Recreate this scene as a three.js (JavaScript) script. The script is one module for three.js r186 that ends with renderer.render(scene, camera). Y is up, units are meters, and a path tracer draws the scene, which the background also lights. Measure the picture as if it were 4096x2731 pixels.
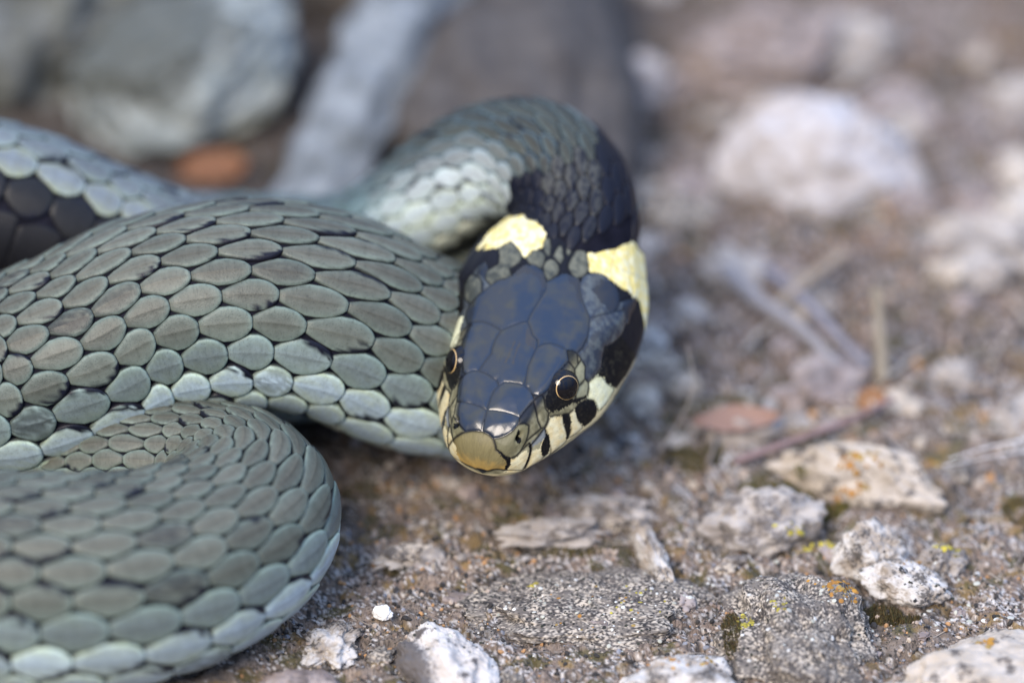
import * as THREE from 'three';
import { mergeGeometries, mergeVertices } from 'three/addons/utils/BufferGeometryUtils.js';
import { createNoise3D } from 'simplex-noise';

// ---------- camera, sky, sun, exposure (lengths below are millimetres, times MM) ----------
const MM = 0.001;
const PITCH = 33 * Math.PI / 180, FOCUS = 0.6, AIM = new THREE.Vector3(0, 0.0222, 0);
const scene = new THREE.Scene();
const camera = new THREE.PerspectiveCamera(2 * Math.atan(0.1 * 682 / 1024 / 2 / FOCUS) * 180 / Math.PI, 1024 / 682, 0.02, 60);
camera.position.set(0, AIM.y + FOCUS * Math.sin(PITCH), FOCUS * Math.cos(PITCH));
camera.lookAt(AIM);
camera.focus = FOCUS - 0.0018; camera.userData.fStop = 8.2;
camera.updateMatrixWorld(true); camera.updateProjectionMatrix();

// a bright sky with broken white cloud and blue gaps added to vary head reflections, much the same all round
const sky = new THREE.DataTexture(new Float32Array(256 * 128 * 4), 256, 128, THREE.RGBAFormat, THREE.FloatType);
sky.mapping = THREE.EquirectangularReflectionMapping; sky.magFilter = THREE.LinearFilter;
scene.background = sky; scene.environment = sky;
const sun = new THREE.DirectionalLight(0xfff1e0, 2.7);
sun.position.set(-0.34, 0.72, 0.62); sun.target.position.set(0, 0, 0);
sun.castShadow = true; sun.shadow.radius = 56; sun.shadow.mapSize.set(2048, 2048);
Object.assign(sun.shadow.camera, { left: -0.2, right: 0.2, top: 0.2, bottom: -0.2, near: 0.05, far: 2 });
scene.add(sun, sun.target);
const renderer = new THREE.WebGLRenderer({ antialias: true });
renderer.toneMapping = THREE.LinearToneMapping; renderer.toneMappingExposure = 1.48;
renderer.shadowMap.enabled = true; renderer.shadowMap.type = THREE.PCFSoftShadowMap;
renderer.setSize(1024, 682);

// ---------- small helpers ----------
function rng(seed) { let s = seed >>> 0; return () => { s = (s + 0x6D2B79F5) | 0; let t = Math.imul(s ^ (s >>> 15), 1 | s); t = (t + Math.imul(t ^ (t >>> 7), 61 | t)) ^ t; return ((t ^ (t >>> 14)) >>> 0) / 4294967296; }; }
const noise3 = createNoise3D(rng(7));
const fbm = (x, y, z, o = 4, g = 0.5) => { let s = 0, a = 1, n = 0; for (let i = 0; i < o; i++) { s += a * noise3(x, y, z); n += a; a *= g; x = x * 2.03 + 11.3; y = y * 2.03 - 7.1; z = z * 2.03 + 3.7; } return s / n; };
const clamp = (x, a = 0, b = 1) => Math.min(b, Math.max(a, x)), lerp = (a, b, t) => a + (b - a) * t;
const smooth = (a, b, x) => { const t = clamp((x - a) / (b - a)); return t * t * (3 - 2 * t); };
const mix3 = (a, b, t) => [lerp(a[0], b[0], t), lerp(a[1], b[1], t), lerp(a[2], b[2], t)];
const V = (x, y, z) => new THREE.Vector3(x, y, z);
const srgb = (r, g, b) => { const c = new THREE.Color().setRGB(r / 255, g / 255, b / 255, THREE.SRGBColorSpace); return [c.r, c.g, c.b]; };
const used = {};
function numbered(name) { const n = used[name] = (used[name] ?? -1) + 1; return n ? name + '_' + String(n).padStart(3, '0') : name; }
function add(o, name, parent, data) {
  o.name = parent ? name : numbered(name); (parent ?? scene).add(o); o.castShadow = o.receiveShadow = true;
  if (data) Object.assign(o.userData, data);
  return o;
}
function geo(pos, idx, col, uv, nor) {           // pos in millimetres
  const g = new THREE.BufferGeometry(), p = new Float32Array(pos.length);
  for (let i = 0; i < p.length; i++) p[i] = pos[i] * MM;
  g.setAttribute('position', new THREE.BufferAttribute(p, 3));
  if (idx) g.setIndex(idx);
  if (col) g.setAttribute('color', new THREE.BufferAttribute(col instanceof Float32Array ? col : new Float32Array(col), 3));
  if (uv) g.setAttribute('uv', new THREE.BufferAttribute(uv instanceof Float32Array ? uv : new Float32Array(uv), 2));
  if (nor) g.setAttribute('normal', new THREE.BufferAttribute(nor instanceof Float32Array ? nor : new Float32Array(nor), 3)); else g.computeVertexNormals();
  return g;
}

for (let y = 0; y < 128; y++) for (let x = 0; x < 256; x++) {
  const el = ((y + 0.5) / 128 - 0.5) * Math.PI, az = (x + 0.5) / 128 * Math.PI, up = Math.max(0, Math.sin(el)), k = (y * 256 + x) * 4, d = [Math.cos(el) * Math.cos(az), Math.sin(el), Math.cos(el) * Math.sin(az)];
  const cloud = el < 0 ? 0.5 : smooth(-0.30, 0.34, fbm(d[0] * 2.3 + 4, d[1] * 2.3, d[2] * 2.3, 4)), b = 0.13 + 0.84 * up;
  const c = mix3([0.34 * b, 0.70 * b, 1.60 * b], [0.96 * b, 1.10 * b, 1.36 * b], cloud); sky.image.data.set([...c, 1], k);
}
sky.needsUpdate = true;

// ---------- fine-grained textures (colour is a near-white multiplier, height in the same pattern) ----------
function tile(size, mm, f) {                       // repeating square of `mm` millimetres; f(u, v) on a torus gives [multiplier, height]
  const map = new Uint8Array(size * size * 4), bump = new Uint8Array(size * size * 4);
  for (let y = 0; y < size; y++) for (let x = 0; x < size; x++) {
    const [m, h] = f(x / size * mm, y / size * mm, mm), k = (y * size + x) * 4;
    for (let c = 0; c < 3; c++) { map[k + c] = 255 * clamp(Array.isArray(m) ? m[c] : m); bump[k + c] = 255 * clamp(h); }
    map[k + 3] = bump[k + 3] = 255;
  }
  const make = (d, s) => { const t = new THREE.DataTexture(d, size, size, THREE.RGBAFormat); t.wrapS = t.wrapT = THREE.RepeatWrapping; t.magFilter = THREE.LinearFilter; t.repeat.set(1 / mm, 1 / mm); if (s) t.colorSpace = THREE.SRGBColorSpace; t.needsUpdate = true; return t; };
  return { map: make(map, false), bump: make(bump, false) };
}
const torus = (x, y, mm, f, seed, o = 2) => { const a = x / mm * 2 * Math.PI, b = y / mm * 2 * Math.PI, R = mm / 2 / Math.PI * f;   // seamless noise of about f cycles per mm
  return (fbm(Math.cos(a) * R + seed, Math.sin(a) * R, Math.cos(b) * R, o) + fbm(Math.sin(b) * R - seed, Math.cos(a) * R + 31, Math.sin(a) * R + 17, o)) * 0.7; };
const scaleTile = tile(512, 8, (x, y, mm) => { const g = torus(x, y, mm, 5, 3), n = torus(x, y, mm, 1.3, 9); const p = smooth(0.32, 0.55, g); return [clamp(0.9 + 0.14 * n - 0.2 * p), 0.5 + 0.3 * g]; });
const scaleMat = new THREE.MeshPhysicalMaterial({ vertexColors: true, roughness: 0.40, map: scaleTile.map, bumpMap: scaleTile.bump, bumpScale: 0.00003, specularIntensity: 0.42 });
const dullMat = new THREE.MeshPhysicalMaterial({ vertexColors: true, roughness: 0.36, map: scaleTile.map, bumpMap: scaleTile.bump, bumpScale: 0.00001, specularIntensity: 0.25 });
const skinMat = new THREE.MeshPhysicalMaterial({ vertexColors: true, roughness: 0.6, specularIntensity: 0.1, bumpMap: scaleTile.bump, bumpScale: 0.00004 });
const headMat = new THREE.MeshPhysicalMaterial({ vertexColors: true, roughness: 0.22, specularIntensity: 0.8, clearcoat: 0.46, clearcoatRoughness: 0.13 });
const eyeMat = new THREE.MeshPhysicalMaterial({ color: new THREE.Color().setRGB(0.006, 0.005, 0.006), roughness: 0.3, specularIntensity: 0, clearcoat: 0.7, clearcoatRoughness: 0.03 });
const irisMat = new THREE.MeshPhysicalMaterial({ color: new THREE.Color().setRGB(0.58, 0.38, 0.15), roughness: 0.3, clearcoat: 1, clearcoatRoughness: 0.03 });

// ---------- ground: a weathered, lichen-spotted slab of old concrete and limestone ----------
const GPINK = [0.225, 0.164, 0.124], GPALE = [0.385, 0.305, 0.24], GDARK = [0.035, 0.031, 0.028], GOCHRE = [0.28, 0.18, 0.06], GMOSS = [0.10, 0.085, 0.025], WHITE = [0.88, 0.83, 0.78];
// stones bedded in it: name, centre, half sizes, turn, look, lumpiness, tilt, fineness
const BEDDED =[
  ['wedge', [-6.0, -1.2, 23.6], [4.6, 3.6, 7.2], 0.45, 'wedge', 0.13, -0.2, 1.7], ['bump', [7.5, -1.2, 12.8], [12.5, 2.4, 6.6], 0.1, 'dark', 0.16, 0, 2.5], ['boulder', [27.8, -1.8, 17.2], [8.2, 5.0, 10.2], 0.15, 'dark', 0.16, 0, 2.5],
  ['slab', [47.5, -1.6, 25.8], [13, 4.6, 7.4], 0.25, 'cream', 0.12, 0, 2.2], ['crust', [35.2, 0.3, 5.0], [3.4, 3.2, 3.0], 0.5, 'white', 0.17], ['crust2', [38.6, 0.0, 9.6], [4.6, 2.2, 2.8], -0.5, 'white', 0.14],
  ['ridge', [35.0, -0.2, -8.4], [8.4, 4.2, 2.8], -0.36, 'cream', 0.16], ['palegrey', [25.2, -0.4, -0.6], [6.0, 3.8, 3.8], 0.2, 'grey', 0.2], ['splinter', [13.9, -0.2, 4.6], [1.2, 1.7, 5.4], 0.26, 'white', 0.2], ['bottom', [16.2, -0.9, 26.4], [5.8, 3.0, 4.2], 0.2, 'white', 0.14],
  ['flake', [-10.2, -0.2, 4.6], [3.0, 1.0, 1.3], 0.2, 'cream', 0.34], ['chip', [42.4, -0.3, 5.6], [2.2, 1.7, 2.0], 0, 'grey', 0.3], ['flat', [-20.5, -0.4, 26.6], [4.2, 1.4, 2.4], 0.1, 'pink', 0.14], ['contact', [-17.6, -0.6, 19.4], [2.6, 1.2, 3.2], -0.3, 'white', 0.34], ['left', [-30, -0.6, 33], [6, 1.6, 3.5], 0, 'white', 0.14],
  ['mid', [4, -0.3, 0.6], [4.6, 1.3, 1.8], 0.1, 'grey', 0.3], ['mid2', [9.5, -0.4, -3.4], [4.2, 1.4, 2.0], -0.2, 'grey', 0.3], ['far_a', [13.6, 0.2, -33], [2.4, 2.0, 1.9], 0, 'white', 0.2], ['far_b', [17.6, 0.2, -25.3], [1.9, 1.6, 1.5], 0, 'cream', 0.2], ['far_c', [46, 0.4, -46], [2.2, 1.9, 1.6], 0, 'cream', 0.2], ['far_d', [55, 0.6, -58], [3.4, 3.2, 2.6], 0, 'white', 0.2]];
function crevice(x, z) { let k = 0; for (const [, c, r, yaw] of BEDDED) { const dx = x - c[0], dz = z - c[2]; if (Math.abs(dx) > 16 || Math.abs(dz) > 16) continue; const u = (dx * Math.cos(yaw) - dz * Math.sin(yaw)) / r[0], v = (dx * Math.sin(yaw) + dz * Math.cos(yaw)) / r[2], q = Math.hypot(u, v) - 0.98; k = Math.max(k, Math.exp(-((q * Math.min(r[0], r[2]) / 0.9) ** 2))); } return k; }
function groundH(x, z) {
  const far = smooth(120, 400, Math.hypot(x, z));
  let h = 1.0 * fbm(x * 0.035, 3, z * 0.035, 2) + 0.75 * fbm(x * 0.13, 8, z * 0.13, 2) + 0.36 * fbm(x * 0.5, 1, z * 0.5, 3) + 0.16 * fbm(x * 1.7, 5, z * 1.7, 2);
  h -= 0.7 * smooth(0.2, 0.55, fbm(x * 0.28, 44, z * 0.28, 2));
  h -= 0.55 * crevice(x, z) * (0.6 + 0.8 * fbm(x * 0.4, 66, z * 0.4, 2));
  const under = Math.max(Math.exp(-(((x + 40) / 26) ** 2 + ((z - 10) / 20) ** 2)), 0);
  return (h - 0.4) * (1 - 0.5 * under) * (1 - far) - 0.3 * under;
}
const speck = (x, y, z) => fbm(x * 2.2 + 70, y * 2.2, z * 2.2, 3, 0.6);
function groundColour(x, z, h) {
  const n1 = fbm(x * 0.06, 20, z * 0.06, 2), n2 = fbm(x * 0.3, 30, z * 0.3, 3), n3 = fbm(x * 1.1, 40, z * 1.1, 3), n4 = speck(x, 0, z);
  let c = mix3(GPINK, GPALE, clamp(0.45 + 1.3 * n3 + 0.5 * n1));
  c = mix3(c, GDARK, 0.92 * smooth(0.02, 0.30, 0.55 * n2 + 0.6 * n3 + 0.6 * n4 - 0.06 - 0.12 * h));
  c = mix3(c, [0.16, 0.13, 0.105], 0.6 * smooth(0.0, 0.4, n1 + n2 * 0.6));
  c = mix3(c, WHITE, 0.8 * smooth(0.24, 0.4, -n4 + 0.5 * n2 - 0.25 * n1));
  c = mix3(c, GOCHRE, 0.75 * smooth(0.24, 0.44, fbm(x * 0.22, 60, z * 0.22, 3) + 0.15 * n4));
  c = mix3(c, GMOSS, 0.8 * smooth(0.22, 0.40, fbm(x * 0.16 + 5, 80, z * 0.16, 3) + 0.2 * n4));
  c = mix3(c, [0.045, 0.036, 0.026], 0.75 * crevice(x, z) * clamp(0.6 + 1.4 * n2));  // crevice shade put into the ground colour round each bedded stone
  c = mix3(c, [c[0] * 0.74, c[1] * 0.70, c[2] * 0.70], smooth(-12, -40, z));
  const darker = 1.3 * Math.max(Math.exp(-(((x + 30) / 30) ** 2 + ((z + 30) / 22) ** 2)), smooth(16, -2, x + 0.1 * z) * smooth(-25, -50, z));            // ground made darker behind the coils and further back
  return mix3(c, [0.05, 0.042, 0.036], 0.75 * clamp(darker));
}
const grainTile = tile(1024, 16, (x, y, mm) => { const a = torus(x, y, mm, 3.2, 1, 3), b = torus(x, y, mm, 7, 5, 2), c = torus(x, y, mm, 1.2, 8, 2); const d = smooth(0.18, 0.42, a + 0.4 * b + 0.3 * c), l = smooth(0.22, 0.4, -a + 0.5 * b); const m = clamp(0.92 - 0.55 * d + 0.15 * l + 0.10 * b); return [[m, m * 0.985, m * 0.965], clamp(0.5 + 0.35 * b + 0.3 * a - 0.15 * d)]; });
const groundMat = new THREE.MeshStandardMaterial({ vertexColors: true, roughness: 0.92, map: grainTile.map, bumpMap: grainTile.bump, bumpScale: 0.00016 });
const stoneMat = new THREE.MeshStandardMaterial({ vertexColors: true, roughness: 0.9 });
const ground = (() => {
  const xs = [], zs = []; let v = -64; while (v <= 64.01) { xs.push(v); v += 0.27; } v = 34; while (v > -116) { zs.push(v); v -= v > -20 ? 0.27 : 0.5; }
  for (let s = 4, x = xs[xs.length - 1], y = xs[0]; x < 20000; s *= 1.5) { x += s; y -= s; xs.push(x); xs.unshift(y); }
  for (let s = 4, x = zs[0], y = zs[zs.length - 1]; x < 20000; s *= 1.5) { x += s; y -= s; zs.unshift(x); zs.push(y); }
  const pos = [], col = [], uv = [], idx = [], n = xs.length;
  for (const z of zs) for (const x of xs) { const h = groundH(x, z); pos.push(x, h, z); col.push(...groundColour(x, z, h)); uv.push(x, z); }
  for (let i = 0; i < zs.length - 1; i++) for (let j = 0; j < n - 1; j++) { const q = i * n + j; idx.push(q, q + 1, q + n, q + 1, q + n + 1, q + n); }
  return add(new THREE.Mesh(geo(pos, idx, col, uv), groundMat), 'ground', null, { kind: 'structure' });
})();
// stones: lumpy ellipsoids, each with its own colouring
const STYLE = {
  cream: (p, n, m, s) => mix3(mix3([0.42, 0.35, 0.27], [0.57, 0.50, 0.42], clamp(0.5 + n)), [0.09, 0.075, 0.065], 0.9 * smooth(0.30, 0.42, m + 0.45 * s)),
  white: (p, n, m, s) => mix3(mix3(mix3([0.36, 0.30, 0.24], [0.60, 0.56, 0.51], smooth(-0.35, 0.25, n + 0.5 * s)), [0.30, 0.25, 0.20], 0.5 * smooth(0.05, 0.4, m + 0.3 * n)), [0.07, 0.06, 0.052], 0.9 * smooth(0.20, 0.36, m * 0.8 + 0.7 * s)),
  dark: (p, n, m, s) => mix3(mix3(mix3([0.12, 0.10, 0.085], [0.25, 0.215, 0.175], clamp(0.45 + 1.2 * n)), [0.56, 0.48, 0.38], 0.9 * smooth(0.16, 0.3, -s - 0.35 * m)), [0.03, 0.027, 0.025], 0.9 * smooth(0.12, 0.26, s - 0.2 * m)),
  grey: (p, n, m, s) => mix3(mix3([0.30, 0.26, 0.225], [0.46, 0.41, 0.36], clamp(0.5 + 1.2 * n)), [0.10, 0.085, 0.075], 0.8 * smooth(0.1, 0.4, m + 0.6 * s)),
  wedge: (p, n, m, s) => mix3(mix3([0.56, 0.50, 0.44], [0.72, 0.67, 0.61], clamp(0.5 + n)), [0.10, 0.085, 0.078], 0.95 * Math.max(smooth(0.26, 0.40, m + 0.4 * s), smooth(0.5, 1.6, -p[0] * 0.9 - p[2] * 0.12 - 1.5 + 0.8 * s))),
  pink: (p, n, m, s) => mix3(mix3([0.24, 0.19, 0.17], [0.36, 0.30, 0.27], clamp(0.5 + 1.2 * n)), [0.10, 0.08, 0.07], 0.7 * smooth(0.15, 0.45, m + 0.5 * s)),
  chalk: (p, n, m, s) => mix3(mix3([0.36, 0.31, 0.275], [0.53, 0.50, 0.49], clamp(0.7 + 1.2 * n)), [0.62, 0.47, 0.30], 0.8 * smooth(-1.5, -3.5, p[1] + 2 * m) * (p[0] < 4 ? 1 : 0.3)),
  slate: (p, n, m, s) => mix3([0.055, 0.046, 0.040], [0.10, 0.088, 0.078], clamp(0.5 + n)),
  mossy: (p, n, m, s) => mix3(mix3([0.09, 0.095, 0.085], [0.18, 0.185, 0.17], clamp(0.5 + 1.4 * n)), [0.10, 0.10, 0.06], 0.6 * smooth(0.1, 0.4, m)),
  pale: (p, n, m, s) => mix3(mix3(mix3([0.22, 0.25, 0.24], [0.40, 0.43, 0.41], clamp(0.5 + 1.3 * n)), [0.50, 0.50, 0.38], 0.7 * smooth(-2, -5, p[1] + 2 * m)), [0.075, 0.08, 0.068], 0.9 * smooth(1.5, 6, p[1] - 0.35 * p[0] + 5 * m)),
};
const balls = {};
function ball(n) { if (!balls[n]) { const b = new THREE.IcosahedronGeometry(1, n); b.deleteAttribute('normal'); b.deleteAttribute('uv'); balls[n] = mergeVertices(b, 1e-5); } return balls[n]; }
function stoneMesh(c, r, yaw, style, seed, rough = 0.22, tilt = 0, res = 1, sq = 1) {
  const base = ball(Math.round(34 * res)), pos = [], col = [], uv = [], cy = Math.cos(yaw), sy = Math.sin(yaw), ct = Math.cos(tilt), st = Math.sin(tilt), big = Math.max(...r), e = (x) => Math.sign(x) * Math.pow(Math.abs(x), sq), P = base.attributes.position;
  for (let i = 0; i < P.count; i++) {
    const d = [e(P.getX(i)), e(P.getY(i)), e(P.getZ(i))];
    const k = 1 + rough * 1.6 * fbm(d[0] * 1.1 + seed, d[1] * 1.1, d[2] * 1.1, 2) + rough * 0.5 * fbm(d[0] * 3.2 - seed, d[1] * 3.2, d[2] * 3.2, 3);
    let x = d[0] * r[0] * k, y = d[1] * r[1] * k, z = d[2] * r[2] * k; const mm = 0.16 * fbm(x * 1.1 + seed, y * 1.1, z * 1.1, 4, 0.65) * Math.min(1, big / 3); x += d[0] * mm; y += d[1] * mm; z += d[2] * mm;
    const n = fbm(x * 0.25 + seed, y * 0.25, z * 0.25, 3), m = fbm(x * 0.3 - seed, y * 0.3 + 9, z * 0.3, 3), s = speck(x + seed, y, z);
    col.push(...STYLE[style]([x, y, z], n, m, s));
    [x, y] = [x * ct - y * st, x * st + y * ct]; [x, z] = [x * cy + z * sy, -x * sy + z * cy];
    pos.push(c[0] + x, c[1] + y, c[2] + z); uv.push(c[0] + x + 0.6 * y, c[2] + z - 0.6 * y);
  }
  return new THREE.Mesh(geo(pos, [...base.index.array], col, uv), stoneMat);
}
const set = {};                                         // stones bedded in the ground
for (const [key, c, r, yaw, style, rough = 0.2, tilt = 0, res = 1] of BEDDED)
  set[key] = add(stoneMesh(c, r, yaw, style, (c[0] * 1.7 + c[2]) % 50, rough, tilt, res), 'stone', ground);
{ // smaller stones all over, fewer where the snake lies
  const R = rng(5), kinds = ['pink', 'pink', 'grey', 'grey', 'cream', 'dark', 'dark'];
  for (let k = 0; k < 150; k++) {
    const near = k < 70, x = near ? lerp(-16, 58, R()) : lerp(10, 66, R()), z = near ? lerp(-20, 32, R()) : lerp(-112, -18, R()), a = near ? 0.45 + 1.1 * R() ** 2 : 1.1 + 3.6 * R() ** 2, st = kinds[Math.floor(R() * (near ? 7 : 5.3))];
    if (near && x < -2 && z < 12 && x < -10) continue;
    add(stoneMesh([x, groundH(x, z) - a * 0.02, z], [a * (1 + 0.6 * R()), a * 0.62, a], R() * 3, st, k * 3.1, 0.28, 0, near ? 0.22 : 0.3), 'stone', ground);
  }
}
{ // grit
  const R = rng(9), N = 15000, g = new THREE.IcosahedronGeometry(1, 0); const grit = new THREE.InstancedMesh(g, new THREE.MeshStandardMaterial({ roughness: 0.9 }), N), m = new THREE.Matrix4(), q = new THREE.Quaternion(), e = new THREE.Euler(), cc = new THREE.Color();
  const tones = [GPINK, GPALE, GPALE, GDARK, GDARK, [0.12, 0.10, 0.085], [0.45, 0.38, 0.30], [0.30, 0.25, 0.22], [0.42, 0.23, 0.10], [0.24, 0.24, 0.26], [0.04, 0.037, 0.035]];
  for (let i = 0; i < N; i++) {
    const close = i < 10000, x = close ? lerp(-26, 54, R()) : lerp(-20, 66, R()), z = close ? lerp(-10, 31, R()) : lerp(-60, -8, R()), a = (close ? 0.07 : 0.12) + (close ? 0.26 : 0.5) * R() ** 4;
    e.set(R() * 6, R() * 6, R() * 6); q.setFromEuler(e); m.compose(V(x, groundH(x, z) + a * 0.25, z).multiplyScalar(MM), q, V(a * (0.8 + 0.7 * R()), a * 0.8, a).multiplyScalar(MM)); grit.setMatrixAt(i, m);
    const c = tones[Math.floor(R() * tones.length)], v = 0.75 + 0.5 * R(); grit.setColorAt(i, cc.setRGB(c[0] * v, c[1] * v, c[2] * v));
  }
  add(grit, 'grit', null, { kind: 'stuff', label: 'fine pale and dark grit scattered over the ground' });
}

// ---------- the snake's head: its frame and its smooth shape ----------
const CAMF = { r: V(1, 0, 0), u: V(0, Math.cos(PITCH), -Math.sin(PITCH)), b: V(0, Math.sin(PITCH), Math.cos(PITCH)) };
const HEAD = (() => {
  const tau = 28 * Math.PI / 180, rho = 20 * Math.PI / 180, tilt = 22.5 * Math.PI / 180;
  const dir = (x, y, z) => V(0, 0, 0).addScaledVector(CAMF.r, x).addScaledVector(CAMF.u, y).addScaledVector(CAMF.b, z);
  const fx = -Math.sin(tilt), fy = -Math.cos(tilt);
  const f = dir(fx * Math.cos(tau), fy * Math.cos(tau), Math.sin(tau));
  const u0 = dir(-fx * Math.sin(tau), -fy * Math.sin(tau), Math.cos(tau));
  const l0 = new THREE.Vector3().crossVectors(u0, f).multiplyScalar(-1).normalize().multiplyScalar(-1);
  if (l0.x < 0) l0.multiplyScalar(-1);
  const l = l0.clone().multiplyScalar(Math.cos(rho)).addScaledVector(u0, Math.sin(rho));
  const u = u0.clone().multiplyScalar(Math.cos(rho)).addScaledVector(l0, -Math.sin(rho));
  const o = V(0, 22.2, 0).add(dir(-0.1, -3.0, -1.9));
  return { f, u, l, o };
})();
const TIP = 9.7, NAPE = -19.6;
// along the head: a (mm in front of the eyes), crown height, brow half-width and height, lip half-width and height, throat height
const STATIONS = [
  [9.7, 0.1, 3.0, -0.4, 4.6, -3.2, -4.6], [7, 0.5, 3.3, 0.0, 5.3, -3.3, -5.0], [4, 0.9, 3.9, 0.5, 6.8, -3.8, -5.8], [0, 1.4, 5.2, 1.0, 8.7, -4.4, -7.0],
  [-4, 1.8, 5.8, 0.9, 9.3, -4.6, -8.0], [-9, 2.0, 6.9, 0.4, 9.8, -4.2, -8.6], [-14, 1.4, 6.7, -0.4, 9.1, -3.8, -8.8], [-19.6, 0.2, 4.6, -1.2, 6.7, -4.1, -9.6]];
function station(a) {
  let i = 0; while (i < STATIONS.length - 2 && a < STATIONS[i + 1][0]) i++;
  const p0 = STATIONS[Math.max(0, i - 1)], p1 = STATIONS[i], p2 = STATIONS[i + 1], p3 = STATIONS[Math.min(STATIONS.length - 1, i + 2)];
  const t = clamp((a - p1[0]) / (p2[0] - p1[0])), d = p2[0] - p1[0], out = [];
  for (let k = 1; k < 7; k++) {
    const m1 = i > 0 ? (p2[k] - p0[k]) / (p2[0] - p0[0]) : (p2[k] - p1[k]) / d, m2 = (p3[k] - p1[k]) / (p3[0] - p1[0] || d);
    const t2 = t * t, t3 = t2 * t;
    out.push((2 * t3 - 3 * t2 + 1) * p1[k] + (t3 - 2 * t2 + t) * d * m1 + (-2 * t3 + 3 * t2) * p2[k] + (t3 - t2) * d * m2);
  }
  return out;
}
// a point of the head in its own axes [l, u, f]; phi runs from the crown (0) over brow (2/7) and lip (4/7) to the throat (1), + is the snake's left
function headLocal(a, phi) {
  const [ht, wc, hc, wl, hl, hb] = station(a);
  const half = [[0, ht], [wc * 0.55, lerp(ht, hc, 0.22)], [wc, hc], [lerp(wc, wl, 0.62), lerp(hc, hl, 0.5)], [wl, hl], [wl * 0.9, lerp(hl, hb, 0.42)], [wl * 0.55, lerp(hl, hb, 0.86)], [0, hb]];
  const at = (k) => k < 0 ? [-half[-k][0], half[-k][1]] : k > 7 ? [-half[14 - k][0], half[14 - k][1]] : half[k];
  const q = Math.min(Math.abs(phi), 1) * 7, k = Math.min(6, Math.floor(q)), t = q - k, p = [at(k - 1), at(k), at(k + 1), at(k + 2)], r = [0, 0];
  for (let c = 0; c < 2; c++) r[c] = 0.5 * (2 * p[1][c] + (p[2][c] - p[0][c]) * t + (2 * p[0][c] - 5 * p[1][c] + 4 * p[2][c] - p[3][c]) * t * t + (3 * p[1][c] - p[0][c] - 3 * p[2][c] + p[3][c]) * t * t * t);
  let F = 1; const a1 = 4.5;
  if (a > a1) F = Math.pow(Math.max(0, 1 - Math.pow((a - a1) / (TIP - a1), 2.7)), 1 / 2.7);
  const c0 = -2.3 - 0.25 * Math.max(0, a - a1);
  const x = Math.sign(phi || 1) * r[0] * F, y = c0 + (r[1] - c0) * F + 3, turn = 0.27 * smooth(-1, -13, a) ;   // the neck twists the back of the head upright
  return [x * Math.cos(turn) + y * Math.sin(turn), y * Math.cos(turn) - x * Math.sin(turn) - 3, a];
}
const headWorld = ([l, u, f]) => HEAD.o.clone().addScaledVector(HEAD.l, l).addScaledVector(HEAD.u, u).addScaledVector(HEAD.f, f);
const headPoint = (a, phi) => headWorld(headLocal(a, phi));

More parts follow.
